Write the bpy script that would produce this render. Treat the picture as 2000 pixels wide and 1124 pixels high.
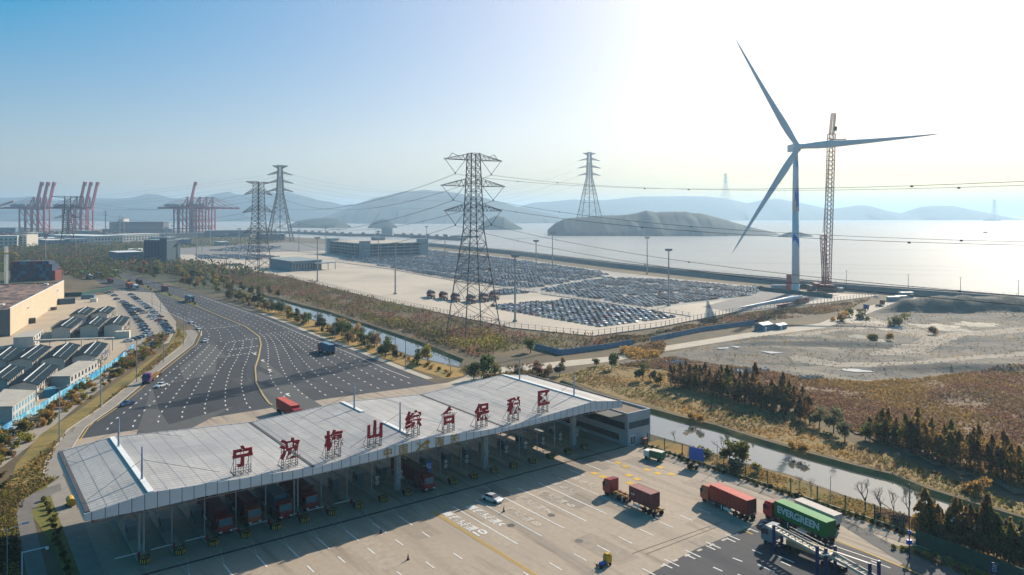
import bpy, random
from math import *
from mathutils import Vector as Vec, Matrix, noise as mnoise
from mathutils.geometry import delaunay_2d_cdt
S = bpy.context.scene
for o in list(bpy.data.objects): bpy.data.objects.remove(o)
COL = S.collection
# ------------------------------------------------------------ camera
CH, F, HOR = 58.0, 1450.0, 418.0
cam = bpy.data.cameras.new('camera'); camo = bpy.data.objects.new('camera', cam); COL.objects.link(camo)
camo.location = (0, 0, CH); camo.rotation_euler = (pi / 2, 0, 0)    # level, framed lower with lens shift so that verticals stay upright
cam.shift_y = -144 / 2000; cam.sensor_width = 36; cam.lens = 36 * F / 2000; cam.clip_start = 1; cam.clip_end = 90000
S.camera = camo
# ------------------------------------------------------------ sky, sun, exposure
SAZ, SEL = radians(34.5), radians(30)          # sun azimuth from +Y towards +X, elevation
S.world = bpy.data.worlds.new('World'); S.world.use_nodes = True
wn = S.world.node_tree; bg = wn.nodes['Background']
sk = wn.nodes.new('ShaderNodeTexSky'); sk.sky_type = 'NISHITA'; sk.sun_disc = False
sk.sun_elevation = SEL; sk.sun_rotation = SAZ; sk.altitude = 0
sk.air_density = 0.8; sk.dust_density = 2.6; sk.ozone_density = 1.5
hs = wn.nodes.new('ShaderNodeHueSaturation'); hs.inputs['Saturation'].default_value = 1.95
tn = wn.nodes.new('ShaderNodeMix'); tn.data_type = 'RGBA'; tn.blend_type = 'MULTIPLY'; tn.inputs['Factor'].default_value = 1; tn.inputs['B'].default_value = (.975, .995, 1.02, 1)
wn.links.new(sk.outputs[0], tn.inputs['A']); wn.links.new(tn.outputs['Result'], hs.inputs['Color']); gm = wn.nodes.new('ShaderNodeGamma'); gm.inputs[1].default_value = 0.6
wn.links.new(hs.outputs[0], gm.inputs[0]); wn.links.new(gm.outputs[0], bg.inputs[0]); bg.inputs[1].default_value = 0.15
sl = bpy.data.lights.new('sun', 'SUN'); sl.energy = 4.6; sl.angle = radians(.5); sl.color = (1, .88, .72)
so = bpy.data.objects.new('sun', sl); COL.objects.link(so)
so.rotation_euler = Vec((-sin(SAZ) * cos(SEL), -cos(SAZ) * cos(SEL), -sin(SEL))).to_track_quat('-Z', 'Y').to_euler()
S.view_settings.view_transform = 'Standard'; S.view_settings.look = 'None'
S.view_settings.gamma = 1; S.view_settings.exposure = 0.78; S.view_settings.use_curve_mapping = False
S.render.engine = 'CYCLES'
cy = S.cycles; cy.max_bounces = 6; cy.diffuse_bounces = 2; cy.glossy_bounces = 3; cy.transmission_bounces = 2
cy.volume_bounces = 0; cy.transparent_max_bounces = 8; cy.caustics_reflective = cy.caustics_refractive = False
cy.use_denoising = True; cy.sample_clamp_indirect = 6
# ------------------------------------------------------------ placing helpers
def g(px, py, z=0.0):                          # point of the photograph -> point of the ground (or of height z)
    t = F * (CH - z) / (py - HOR)
    return Vec(((px - 1000) / F * t, t, z))
def G(pts, z=0.0): return [g(x, y, z) for x, y in pts]
def hgt(px, py, top, z=0.0):                   # height of a thing standing at (px, py) that reaches up to row top
    return CH - (top - HOR) / F * g(px, py, z).y
AX = radians(37)
O = Vec((-51.84, 124.62, 0)); U = Vec((cos(AX), sin(AX), 0)); Vv = Vec((-sin(AX), cos(AX), 0))
def xy(u, v, z=0.0): return O + U * u + Vv * v + Vec((0, 0, z))
def uv(p): d = Vec((p[0], p[1], 0)) - O; return d.dot(U), d.dot(Vv)
R = random.Random(11)
def lerp(a, b, t): return a + (b - a) * t
def curve(tab, v):
    if v <= tab[0][0]: return tab[0][1]
    for (a, ua), (b, ub) in zip(tab, tab[1:]):
        if v <= b: return lerp(ua, ub, (v - a) / (b - a))
    return tab[-1][1]
def inside(p, poly):
    x, y = p[0], p[1]; r = False; j = len(poly) - 1
    for i in range(len(poly)):
        xi, yi = poly[i][0], poly[i][1]; xj, yj = poly[j][0], poly[j][1]
        if (yi > y) != (yj > y) and x < (xj - xi) * (y - yi) / (yj - yi) + xi: r = not r
        j = i
    return r
def edge_dist(p, poly):
    b = 1e9; P = Vec((p[0], p[1]))
    for i in range(len(poly)):
        a = Vec(poly[i][:2]); c = Vec(poly[i - 1][:2]); d = c - a
        t = max(0, min(1, (P - a).dot(d) / max(d.length_squared, 1e-9)))
        b = min(b, (a + d * t - P).length)
    return b
def along(pts, step, off=0.0):                 # evenly spaced points on a polyline with their direction
    out = []; d = off
    for a, b in zip(pts, pts[1:]):
        L = (b - a).length; e = (b - a) / max(L, 1e-6)
        while d < L: out.append((a + e * d, e)); d += step
        d -= L
    return out
ORD = 'first second third fourth fifth sixth seventh eighth ninth tenth eleventh twelfth thirteenth fourteenth fifteenth sixteenth seventeenth eighteenth nineteenth twentieth'.split()
# ------------------------------------------------------------ materials
MATS = {}
def mat(name, col, rough=.85, metal=0, col2=None, scale=1.0, amt=1.0, big=None, streak=None, leafy=0, bump=0, spec=.3, emit=0, detail=5):
    if name in MATS: return MATS[name]
    m = bpy.data.materials.new(name); m.use_nodes = True; MATS[name] = m
    nt = m.node_tree; b = nt.nodes['Principled BSDF']; N = nt.nodes.new; K = nt.links.new
    b.inputs['Roughness'].default_value = rough; b.inputs['Metallic'].default_value = metal
    b.inputs['Specular IOR Level'].default_value = spec
    c2 = col2 or tuple(x * .72 for x in col)
    tc = N('ShaderNodeTexCoord'); nz = N('ShaderNodeTexNoise'); nz.inputs['Scale'].default_value = scale
    nz.inputs['Detail'].default_value = detail; nz.inputs['Roughness'].default_value = .65
    K(tc.outputs['Object'], nz.inputs['Vector'])
    rp = N('ShaderNodeValToRGB'); rp.color_ramp.elements[0].position = .5 - .2 * amt; rp.color_ramp.elements[1].position = .5 + .2 * amt
    rp.color_ramp.elements[0].color = (*c2, 1); rp.color_ramp.elements[1].color = (*col, 1)
    K(nz.outputs['Fac'], rp.inputs['Fac']); out = rp.outputs['Color']
    if big:                                    # a second, larger pattern: (scale, colour, low, high)
        n2 = N('ShaderNodeTexNoise'); n2.inputs['Scale'].default_value = big[0]; n2.inputs['Detail'].default_value = 4
        K(tc.outputs['Object'], n2.inputs['Vector'])
        mr = N('ShaderNodeMapRange'); mr.inputs['From Min'].default_value = big[2]; mr.inputs['From Max'].default_value = big[3]
        K(n2.outputs['Fac'], mr.inputs['Value'])
        mx = N('ShaderNodeMix'); mx.data_type = 'RGBA'; K(mr.outputs[0], mx.inputs['Factor'])
        K(out, mx.inputs['A']); mx.inputs['B'].default_value = (*big[1], 1); out = mx.outputs['Result']
    if streak:                                 # long narrow stains: (angle, across, along, colour, low, high)
        a_, sx_, sy_, c_, lo_, hi_ = streak
        mp = N('ShaderNodeMapping'); mp.vector_type = 'TEXTURE'; mp.inputs['Rotation'].default_value = (0, 0, a_); mp.inputs['Scale'].default_value = (sx_, sy_, 1)
        K(tc.outputs['Object'], mp.inputs['Vector']); n3 = N('ShaderNodeTexNoise'); n3.inputs['Scale'].default_value = 1; n3.inputs['Detail'].default_value = 5; K(mp.outputs[0], n3.inputs['Vector'])
        m3 = N('ShaderNodeMapRange'); m3.inputs['From Min'].default_value = lo_; m3.inputs['From Max'].default_value = hi_; m3.inputs['To Max'].default_value = .75; K(n3.outputs['Fac'], m3.inputs['Value'])
        x3 = N('ShaderNodeMix'); x3.data_type = 'RGBA'; K(m3.outputs[0], x3.inputs['Factor']); K(out, x3.inputs['A']); x3.inputs['B'].default_value = (*c_, 1); out = x3.outputs['Result']
    K(out, b.inputs['Base Color'])
    if leafy:                                  # thin leaves let light through
        tl = N('ShaderNodeBsdfTranslucent'); ms = N('ShaderNodeMixShader'); ms.inputs[0].default_value = leafy
        hs_ = N('ShaderNodeHueSaturation'); hs_.inputs['Value'].default_value = 1.5; K(out, hs_.inputs['Color']); K(hs_.outputs[0], tl.inputs['Color'])
        K(b.outputs[0], ms.inputs[1]); K(tl.outputs[0], ms.inputs[2]); K(ms.outputs[0], nt.nodes['Material Output'].inputs['Surface'])
    if bump:
        bp = N('ShaderNodeBump'); bp.inputs['Strength'].default_value = 1; bp.inputs['Distance'].default_value = bump
        K(nz.outputs['Fac'], bp.inputs['Height']); K(bp.outputs[0], b.inputs['Normal'])
    if emit: b.inputs['Emission Color'].default_value = (*col, 1); b.inputs['Emission Strength'].default_value = emit
    return m
def stripes(m, axis, period, width, col, soft=.0):   # thin seam lines across a material (object space)
    nt = m.node_tree; N = nt.nodes.new; K = nt.links.new; b = nt.nodes['Principled BSDF']
    src = b.inputs['Base Color'].links[0].from_socket
    tc = N('ShaderNodeTexCoord'); sp = N('ShaderNodeSeparateXYZ'); K(tc.outputs['Object'], sp.inputs[0])
    def mth(op, a, v):
        q = N('ShaderNodeMath'); q.operation = op; K(a, q.inputs[0]); q.inputs[1].default_value = v; return q.outputs[0]
    f = mth('LESS_THAN', mth('PINGPONG', sp.outputs[axis], period / 2), width / 2)
    mx = N('ShaderNodeMix'); mx.data_type = 'RGBA'; K(f, mx.inputs['Factor']); K(src, mx.inputs['A'])
    mx.inputs['B'].default_value = (*col, 1); K(mx.outputs['Result'], b.inputs['Base Color'])
    return m
# ------------------------------------------------------------ mesh builder and object helpers
class MB:
    def __init__(s): s.v = []; s.f = []; s.m = []
    def add(s, pts, faces, mi=0):
        b = len(s.v); s.v += [tuple(p) for p in pts]
        for f in faces: s.f.append(tuple(i + b for i in f)); s.m.append(mi)
    def poly(s, pts, mi=0): s.add(pts, [tuple(range(len(pts)))], mi)
    def box(s, x0, x1, y0, y1, z0, z1, mi=0):
        s.add([(x0, y0, z0), (x1, y0, z0), (x1, y1, z0), (x0, y1, z0), (x0, y0, z1), (x1, y0, z1), (x1, y1, z1), (x0, y1, z1)],
              [(3, 2, 1, 0), (4, 5, 6, 7), (0, 1, 5, 4), (1, 2, 6, 5), (2, 3, 7, 6), (3, 0, 4, 7)], mi)
    def prism(s, pts, z0, z1, mi=0, mt=None):
        n = len(pts); A = sum(pts[i - 1][0] * pts[i][1] - pts[i][0] * pts[i - 1][1] for i in range(n))
        if A < 0: pts = pts[::-1]
        b = [(p[0], p[1], z0) for p in pts]; t = [(p[0], p[1], z1) for p in pts]
        s.add(b + t, [tuple(range(n - 1, -1, -1))] + [(i, (i + 1) % n, (i + 1) % n + n, i + n) for i in range(n)], mi)
        s.add(t, [tuple(range(n))], mi if mt is None else mt)
    def bar(s, p, q, w, mi=0, h=None, n=4, w2=None):
        p, q = Vec(p), Vec(q); d = q - p
        if d.length < 1e-6: return
        d.normalize(); a = d.cross(Vec((0, 0, 1)))
        if a.length < 1e-3: a = Vec((1, 0, 0))
        a.normalize(); b = a.cross(d); h = h or w; w2 = w if w2 is None else w2
        ps = []
        for c, k in ((p, 1), (q, w2 / w)):
            for i in range(n):
                t = 2 * pi * (i + .5) / n; r = 1 / cos(pi / n) if n == 4 else 1
                ps.append(c + a * (cos(t) * w / 2 * r * k) + b * (sin(t) * h / 2 * r * k))
        s.add(ps, [tuple(range(n))[::-1], tuple(range(n, 2 * n))] + [(i, (i + 1) % n, (i + 1) % n + n, i + n) for i in range(n)], mi)
    def tube(s, p, q, r0, r1=None, n=10, mi=0): s.bar(p, q, 2 * r0, mi, n=n, w2=2 * (r0 if r1 is None else r1))
    def path(s, pts, w, mi=0, n=4):
        for a, b in zip(pts, pts[1:]): s.bar(a, b, w, mi, n=n)
    def build(s, name, mats, parent=None, loc=(0, 0, 0), rz=0, smooth=False):
        me = s.mesh(name, mats, smooth)
        return put(name, me, parent, loc, rz)
    def mesh(s, name, mats, smooth=False):
        me = bpy.data.meshes.new(name); me.from_pydata(s.v, [], s.f)
        for m in (mats if isinstance(mats, (list, tuple)) else [mats]): me.materials.append(m)
        me.polygons.foreach_set('material_index', s.m)
        if smooth: me.polygons.foreach_set('use_smooth', [True] * len(s.f))
        me.update(); return me
def put(name, me, parent=None, loc=(0, 0, 0), rz=0):
    o = bpy.data.objects.new(name, me); COL.objects.link(o); o.location = loc; o.rotation_euler = (0, 0, rz)
    if parent: o.parent = parent
    return o
def tag(o, label, cat, group=None):
    o['label'] = label; o['category'] = cat
    if group: o['group'] = group
    return o
def thing(name, label, cat, loc=(0, 0, 0), rz=0, group=None): return tag(put(name, None, None, loc, rz), label, cat, group)
def kind(o, k='structure'): o['kind'] = k; return o
def copy_tree(o, loc=None, rz=None, label=None, group=None, parent=None, sc=None):
    c = o.copy(); COL.objects.link(c)
    if parent: c.parent = parent
    if loc is not None: c.location = loc
    if rz is not None: c.rotation_euler = (0, 0, rz)
    if sc: c.scale = (sc, sc, sc)
    if label: c['label'] = label
    if group: c['group'] = group
    for ch in o.children: copy_tree(ch, parent=c)
    return c
def sheet(name, pts, z, m):
    b = MB(); vs = [Vec((p[0], p[1])) for p in pts]; n = len(vs)
    r = delaunay_2d_cdt(vs, [(i, (i + 1) % n) for i in range(n)], [], 0, .001)
    pl = [(p.x, p.y) for p in vs]
    for t in r[2]:
        c = sum((Vec(r[0][i]) for i in t), Vec((0, 0))) / 3
        if inside(c, pl):
            q = [r[0][i] for i in t]
            if (q[1] - q[0]).cross(q[2] - q[0]) < 0: q = q[::-1]
            b.poly([(p[0], p[1], z) for p in q])
    return kind(b.build(name, m))
_font = {}
def text_mesh(body, size, depth, m, name, off=0.0, vertical=False):   # flat lettering turned into a mesh (stands in the x-z plane if vertical)
    c = bpy.data.curves.new('lettering', 'FONT'); c.body = body; c.size = size; c.extrude = depth; c.offset = off
    c.align_x = 'CENTER'; c.align_y = 'CENTER'
    o = bpy.data.objects.new('lettering', c); COL.objects.link(o); bpy.context.view_layer.update()
    me = bpy.data.meshes.new_from_object(o.evaluated_get(bpy.context.evaluated_depsgraph_get()))
    bpy.data.objects.remove(o); me.name = name
    if vertical: me.transform(Matrix.Rotation(pi / 2, 4, 'X'))
    me.materials.clear(); me.materials.append(m); return me
# ------------------------------------------------------------ palette
asphalt = mat('asphalt', (.044, .047, .056), .85, col2=(.032, .035, .043), scale=.6, big=(.035, (.058, .060, .067), .45, .75), streak=(AX, 1.6, 40, (.03, .032, .038), .5, .72))
asphalt_dark = mat('dark asphalt', (.036, .039, .046), .85, col2=(.029, .031, .037), scale=.8)
asphalt_pale = mat('worn asphalt', (.088, .087, .085), .85, col2=(.068, .068, .068), scale=.5)
concrete = mat('plaza concrete', (.365, .295, .228), .85, col2=(.30, .24, .182), scale=.9, big=(.05, (.30, .25, .205), .5, .72), streak=(AX, 1.7, 26, (.155, .125, .10), .53, .74))
pale_conc = mat('pale concrete', (.42, .37, .30), .85, col2=(.34, .295, .24), scale=.3)
yard_conc = mat('yard concrete', (.47, .40, .32), .85, col2=(.40, .34, .27), scale=.05, big=(.012, (.33, .29, .24), .45, .7))
dirt = mat('dirt', (.36, .29, .22), .95, col2=(.27, .215, .16), scale=.15)
dirt_road = mat('dirt road', (.46, .40, .32), .95, col2=(.36, .31, .25), scale=.2)
land_m = mat('scrub earth', (.115, .085, .048), .95, col2=(.065, .055, .034), scale=.12, big=(.02, (.15, .105, .05), .45, .7), bump=.4)
grass_dry = mat('dry grass', (.27, .17, .055), .95, col2=(.15, .105, .04), scale=.35, big=(.05, (.10, .085, .03), .5, .75), bump=.2)
grass_green = mat('green grass', (.10, .105, .03), .95, col2=(.06, .07, .022), scale=.6, big=(.08, (.14, .10, .03), .45, .7), bump=.1)
waste = mat('grey spoil', (.17, .145, .113), .95, col2=(.09, .085, .075), scale=.16, big=(.02, (.235, .20, .155), .5, .66), streak=(.6, 5, 60, (.075, .08, .082), .5, .66), bump=.7)
white_paint = mat('white road paint', (.72, .70, .66), .8, col2=(.50, .48, .45), scale=1.5)
worn_paint = mat('worn road paint', (.56, .51, .45), .8, col2=(.36, .30, .24), scale=1.6)
yellow_paint = mat('yellow road paint', (.62, .38, .04), .8, col2=(.45, .27, .04), scale=1)
white = mat('white paint', (.72, .72, .70), .5, col2=(.62, .62, .61), scale=.4)
off_white = mat('off white wall', (.62, .58, .50), .8, col2=(.52, .48, .42), scale=.4)
grey = mat('grey metal', (.32, .33, .35), .55, metal=.2, col2=(.26, .27, .29), scale=.6)
steel = mat('galvanised steel', (.24, .245, .25), .5, metal=.4, scale=.5)
dark_steel = mat('weathered steel', (.10, .095, .095), .6, metal=.3, scale=.5)
black = mat('black rubber', (.02, .02, .022), .8)
glass = mat('dark glass', (.02, .028, .035), .08, spec=.8, col2=(.03, .04, .05))
red = mat('red paint', (.36, .028, .025), .45, col2=(.28, .02, .02), scale=.5)
blue = mat('blue paint', (.02, .12, .48), .45, col2=(.018, .10, .40), scale=.5)
green_p = mat('green paint', (.035, .17, .07), .5, col2=(.03, .13, .055), scale=.5)
yellow = mat('yellow paint', (.62, .36, .03), .5)
orange = mat('orange paint', (.55, .20, .03), .5)
# ------------------------------------------------------------ sea, land with its canal cut, dyke
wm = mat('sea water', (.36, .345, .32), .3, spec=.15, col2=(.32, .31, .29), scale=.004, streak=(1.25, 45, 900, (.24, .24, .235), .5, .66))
def ripples(m, scale, dist, stretch=1):
    nt = m.node_tree; b = nt.nodes['Principled BSDF']; tc = nt.nodes.new('ShaderNodeTexCoord'); n = nt.nodes.new('ShaderNodeTexNoise')
    mp = nt.nodes.new('ShaderNodeMapping'); mp.inputs['Scale'].default_value = (1, stretch, 1)
    n.inputs['Scale'].default_value = scale; n.inputs['Detail'].default_value = 3; bp = nt.nodes.new('ShaderNodeBump'); bp.inputs['Distance'].default_value = dist
    nt.links.new(tc.outputs['Object'], mp.inputs[0]); nt.links.new(mp.outputs[0], n.inputs['Vector'])
    nt.links.new(n.outputs['Fac'], bp.inputs['Height']); nt.links.new(bp.outputs[0], b.inputs['Normal'])
ripples(wm, .08, .25); wm.node_tree.nodes['Principled BSDF'].inputs['IOR'].default_value = 1.12
cm = mat('canal water', (.085, .095, .09), .04, spec=.5, col2=(.07, .08, .065), scale=.05); cm.node_tree.nodes['Principled BSDF'].inputs['IOR'].default_value = 2.1
ripples(cm, .5, .012)
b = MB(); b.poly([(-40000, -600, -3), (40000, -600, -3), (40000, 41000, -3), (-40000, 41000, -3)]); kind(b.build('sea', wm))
DYKE = [g(560, 463), g(700, 470), g(832, 481), g(1000, 498), g(1200, 524), g(1400, 546), g(1560, 561), g(1700, 573), g(2000, 597), g(2400, 630)]
SHORE = [g(-700, 447), g(60, 447), g(330, 450), g(440, 452), g(560, 461)]
OUT = [Vec((-2600, -400, 0)), Vec((900, -400, 0)), Vec((900, 300, 0))] + DYKE[::-1] + SHORE[::-1] + [Vec((-5200, 2600, 0))]
C1 = G([(484, 571), (505, 574), (545, 583), (590, 596), (640, 608), (680, 622), (720, 634), (775, 652), (825, 669), (875, 690), (906, 702),
        (897, 716), (862, 709), (800, 694), (765, 680), (735, 666), (690, 649), (650, 637), (600, 620), (560, 607), (520, 594), (490, 581)])
C2 = G([(1078, 737), (1100, 744), (1150, 764), (1215, 784), (1275, 799), (1325, 813), (1400, 831), (1475, 855), (1568, 882), (1670, 909), (1745, 927), (1820, 957), (1900, 982), (2000, 1012), (2150, 1056), (2300, 1200),
        (2150, 1140), (2000, 1082), (1900, 1050), (1792, 1012), (1740, 996), (1690, 982), (1616, 955), (1544, 928), (1472, 909), (1400, 887), (1340, 868)])
C2 += [xy(113, 4), xy(113, 40), xy(112, 62), xy(104, 78)]
def ground_with_holes():
    vs, es = [], []
    for ring in (OUT, C1, C2):
        b0 = len(vs); vs += [Vec((p[0], p[1])) for p in ring]; es += [(b0 + i, b0 + (i + 1) % len(ring)) for i in range(len(ring))]
    r = delaunay_2d_cdt(vs, es, [], 0, .001); b = MB()
    for t in r[2]:
        c = sum((Vec(r[0][i]) for i in t), Vec((0, 0))) / 3
        if inside(c, OUT) and not inside(c, C1) and not inside(c, C2):
            q = [r[0][i] for i in t]
            if (q[1] - q[0]).cross(q[2] - q[0]) < 0: q = q[::-1]
            b.poly([(p[0], p[1], 0) for p in q])
    for ring in (OUT,):                        # skirt down into the sea
        for i in range(len(ring)):
            a, c = ring[i - 1], ring[i]; b.poly([(a[0], a[1], 0), (a[0], a[1], -5), (c[0], c[1], -5), (c[0], c[1], 0)])
    kind(b.build('ground', land_m))
    for ring, nm in ((C1, 'canal_bank'), (C2, 'canal_bank')):
        b = MB(); n = len(ring); A = sum(ring[i - 1][0] * ring[i][1] - ring[i][0] * ring[i - 1][1] for i in range(n)); sg = 1 if A > 0 else -1
        inn = []
        for i in range(n):
            d = (Vec(ring[(i + 1) % n][:2]) - Vec(ring[i - 1][:2])).normalized(); k = R.uniform(1.2, 2.6)
            inn.append((ring[i][0] - d.y * k * sg, ring[i][1] + d.x * k * sg))
        for i in range(n):
            a, c, e, f = ring[i - 1], ring[i], inn[i], inn[i - 1]
            b.poly([(a[0], a[1], 0), (c[0], c[1], 0), (e[0], e[1], -1.4), (f[0], f[1], -1.4)])
        kind(b.build(nm, grass_dry))
        kind(sheet('canal_water', ring, -1.0, cm))
ground_with_holes()
dyke_m = mat('dyke stone', (.17, .155, .14), .9, col2=(.13, .12, .11), scale=.15)
b = MB(); sec = [(-9, 0), (-2, 4.6), (2.5, 4.6), (2.5, 5.4), (3.2, 5.4), (3.2, 4.4), (12, -3.5)]; rows = []
DK = DYKE[2:]
for i, p in enumerate(DK):
    d = (DK[min(i + 1, len(DK) - 1)] - DK[max(i - 1, 0)]).normalized(); nrm = Vec((-d.y, d.x, 0))
    if nrm.y < 0: nrm = -nrm
    rows.append([(p.x + nrm.x * (a + 6), p.y + nrm.y * (a + 6), z + .01) for a, z in sec])
for ra, rb in zip(rows, rows[1:]):
    for i in range(len(sec) - 1): b.poly([ra[i + 1], ra[i], rb[i], rb[i + 1]])
tag(b.build('seawall', dyke_m), 'long grey stone seawall between the car yard and the pale sea', 'seawall')
b = MB(); top = [Vec(r[1]) + Vec((0, 0, .0)) for r in rows]
for p, e in along(top, 7): b.bar(p, p + Vec((0, 0, 2.4)), .16)
for h in (.9, 2.3): b.path([p + Vec((0, 0, h)) for p in top], .12)
tag(b.build('seawall_fence', grey), 'thin post and rail fence along the top of the seawall', 'fence')
# ------------------------------------------------------------ roads, plazas and yards (sheets)
LC = [(86, -9), (100, -5), (120, 6), (152, 21), (217, 52), (245, 61), (272, 65), (300, 66), (800, 66)]
MC = [(95, 43.6), (106, 45.5), (125, 49.5), (151, 57.5), (170, 65), (199, 75.6), (220, 81.7), (256, 86.5), (303, 87.3), (366, 89), (800, 84)]
RC = [(87, 97), (114, 97.7), (152, 100.2), (213, 102.7), (290, 107), (420, 108), (560, 104), (800, 88)]
VS = [86, 95, 106, 120, 135, 152, 170, 199, 220, 245, 272, 300, 340, 366, 420, 500, 560, 640, 800]
kind(sheet('asphalt_road', [xy(curve(LC, v), v) for v in VS] + [xy(curve(RC, v) + 1.5, v) for v in VS[::-1]], .02, asphalt))
kind(sheet('plaza', [xy(-14, 36), xy(-14, -60), xy(60, -70), xy(103.5, -72), xy(104.5, -2), xy(104, 86), xy(60, 90), xy(-10, 89)], .025, concrete))
kind(sheet('asphalt_apron', [g(1235, 1140), g(1360, 1073), g(1500, 1016), g(1512, 1012), g(1800, 1124), g(1960, 1200), g(1235, 1180)], .05, asphalt))
kind(sheet('kerb_road', [g(1600, 1000), g(1800, 1124), g(1905, 1124), g(1840, 1100), g(1735, 1060), g(1650, 1015)], .045, asphalt_pale))
for pts, m_ in (([(397, 682), (412, 668), (498, 752), (497, 764), (455, 795), (330, 860), (262, 862), (297, 755), (360, 742), (350, 720)], asphalt_pale),
                ([(424, 700), (455, 698), (498, 760), (470, 790), (330, 830), (310, 800), (297, 757), (420, 730)], asphalt_dark),
                ([(502, 735), (512, 700), (600, 775), (640, 800), (560, 815), (520, 790)], asphalt_pale)):
    kind(sheet('road_patch', G(pts), .035 if m_ is asphalt_pale else .04, m_))
kind(sheet('car_yard', G([(325, 488), (560, 482), (832, 487), (1000, 505), (1200, 533), (1400, 556), (1560, 570), (1716, 577), (1600, 592), (1450, 606), (1290, 638), (1157, 656), (1000, 640), (880, 615), (750, 588), (640, 560), (560, 541), (500, 530), (330, 512)]), .02, yard_conc))
kind(sheet('yard_lane', G([(1370, 600), (1500, 566), (1640, 577), (1520, 603), (1440, 612)]), .04, mat('yard asphalt', (.2, .19, .18), .9, scale=.1)))
kind(sheet('yard_lane', G([(335, 486), (560, 474), (650, 478), (640, 490), (500, 494), (470, 500), (345, 497)]), .04, MATS['yard asphalt']))
kind(sheet('yard_lot', G([(640, 505), (700, 497), (840, 487), (1000, 504), (1200, 532), (1330, 546), (1510, 563), (1460, 582), (1300, 600), (1255, 601), (1040, 572), (1000, 565), (760, 521)]), .035, mat('lot concrete', (.33, .31, .28), .9, scale=.05)))
for nm, pts in (('dirt_road', [(862, 752), (905, 738), (935, 722), (1075, 708), (1200, 696), (1300, 676), (1450, 652), (1600, 632), (1650, 612), (1720, 592), (1810, 576), (1818, 582), (1735, 599), (1670, 622), (1610, 641), (1450, 662), (1300, 686), (1200, 706), (1080, 719), (950, 732), (930, 752), (915, 752)]),
                ('dirt_road', [(1660, 612), (1690, 622), (1780, 646), (1820, 662), (1880, 655), (2000, 642), (2000, 648), (1890, 664), (1800, 690), (1740, 700), (1700, 695), (1780, 676), (1800, 664), (1700, 640), (1640, 628)])):
    sheet(nm, G(pts), .03 if pts[0][0] == 862 else .31, dirt_road)
sheet('service_path', G([(95, 952), (118, 945), (120, 958), (85, 975), (62, 1000), (72, 1040), (92, 1124), (97, 1160), (60, 1160), (52, 1124), (40, 1050), (30, 1000), (40, 975)]), .055, mat('path asphalt', (.17, .155, .14), .9, scale=.4))
VK = [60, 75, 86, 100, 120, 152, 190, 217, 245, 262]
KL = [(60, -17), (75, -15), (86, -12), (100, -8), (120, 2.5), (152, 17), (217, 48), (245, 57), (262, 60)]
def strip(nm, a, bq, z, m_, vs=VK): return sheet(nm, [xy(curve(KL, v) + a, v) for v in vs] + [xy(curve(KL, v) + bq, v) for v in vs[::-1]], z, m_)
strip('pavement', -1.0, 3.2, .03, mat('worn pavement', (.27, .24, .205), .9, col2=(.20, .18, .155), scale=.4))
strip('grass_verge', -7, -1.0, .035, mat('yellowed grass', (.25, .175, .05), .95, col2=(.15, .115, .035), scale=.5, big=(.08, (.11, .10, .03), .5, .7), bump=.1))
sheet('grass_verge', [xy(-22, 44), xy(-18.5, 60), xy(-17.6, 60), xy(-16.8, 34), xy(-16.8, -20), xy(-19, -20), xy(-19.5, 20)], .035, mat('lush grass', (.17, .15, .03), .95, col2=(.10, .10, .025), scale=.6))
sheet('pavement', [xy(-16.9, -40), xy(-14.0, -40), xy(-14.0, 62), xy(-17.6, 62)], .045, MATS['worn pavement'])
b = MB()
for vs_, off in ((VK, -1.0), (VK, 3.2)):
    pts = [xy(curve(KL, v) + off, v) for v in vs_]
    for p, q in zip(pts, pts[1:]): b.bar(p + Vec((0, 0, .07)), q + Vec((0, 0, .07)), .3, h=.14)
pts = [xy(curve(RC, v) + 1.7, v) for v in VS[1:14]]
for p, q in zip(pts, pts[1:]): b.bar(p + Vec((0, 0, .07)), q + Vec((0, 0, .07)), .35, h=.14)
kind(b.build('kerb', pale_conc))
sheet('pavement', [xy(curve(RC, v) + 1.9, v) for v in VS[1:12]] + [xy(curve(RC, v) + 4.6, v) for v in VS[1:12][::-1]], .03, pale_conc)
sheet('site_ground', G([(125, 585), (250, 570), (300, 577), (345, 640), (330, 670), (250, 690), (110, 775), (0, 862), (-60, 900), (-60, 660), (20, 658)]), .02, mat('site sand', (.42, .34, .25), .95, col2=(.33, .27, .2), scale=.1))
sheet('service_road', G([(-60, 925), (0, 880), (120, 785), (262, 695), (335, 655), (325, 668), (262, 712), (150, 795), (60, 870), (0, 915), (-60, 960)]), .03, mat('gravel track', (.30, .26, .215), .95, col2=(.24, .21, .17), scale=.3))
sheet('gravel_lot', G([(222, 568), (300, 572), (345, 630), (330, 668), (250, 690), (235, 640)]), .035, MATS['gravel track'])
sheet('median_grass', [xy(curve(MC, v) - 1.5, v) for v in (360, 400, 450, 520, 600, 700)] + [xy(curve(MC, v) + 3.5, v) for v in (700, 600, 520, 450, 400, 366)], .04, grass_green)
sheet('grass_land', G([(-90, 562), (-90, 474), (330, 470), (480, 470), (420, 486), (330, 490), (325, 514), (500, 533), (560, 546), (480, 572), (405, 575), (330, 553), (235, 533), (130, 519), (120, 545), (20, 562)]), .012, mat('dark turf', (.075, .075, .035), .95, col2=(.04, .045, .026), scale=.05))
sheet('planting_bed', G([(1733, 1067), (1792, 1067), (1850, 1089), (1930, 1119), (2060, 1174), (1990, 1174), (1900, 1131), (1840, 1106), (1780, 1084)]), .055, grass_green)
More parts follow.
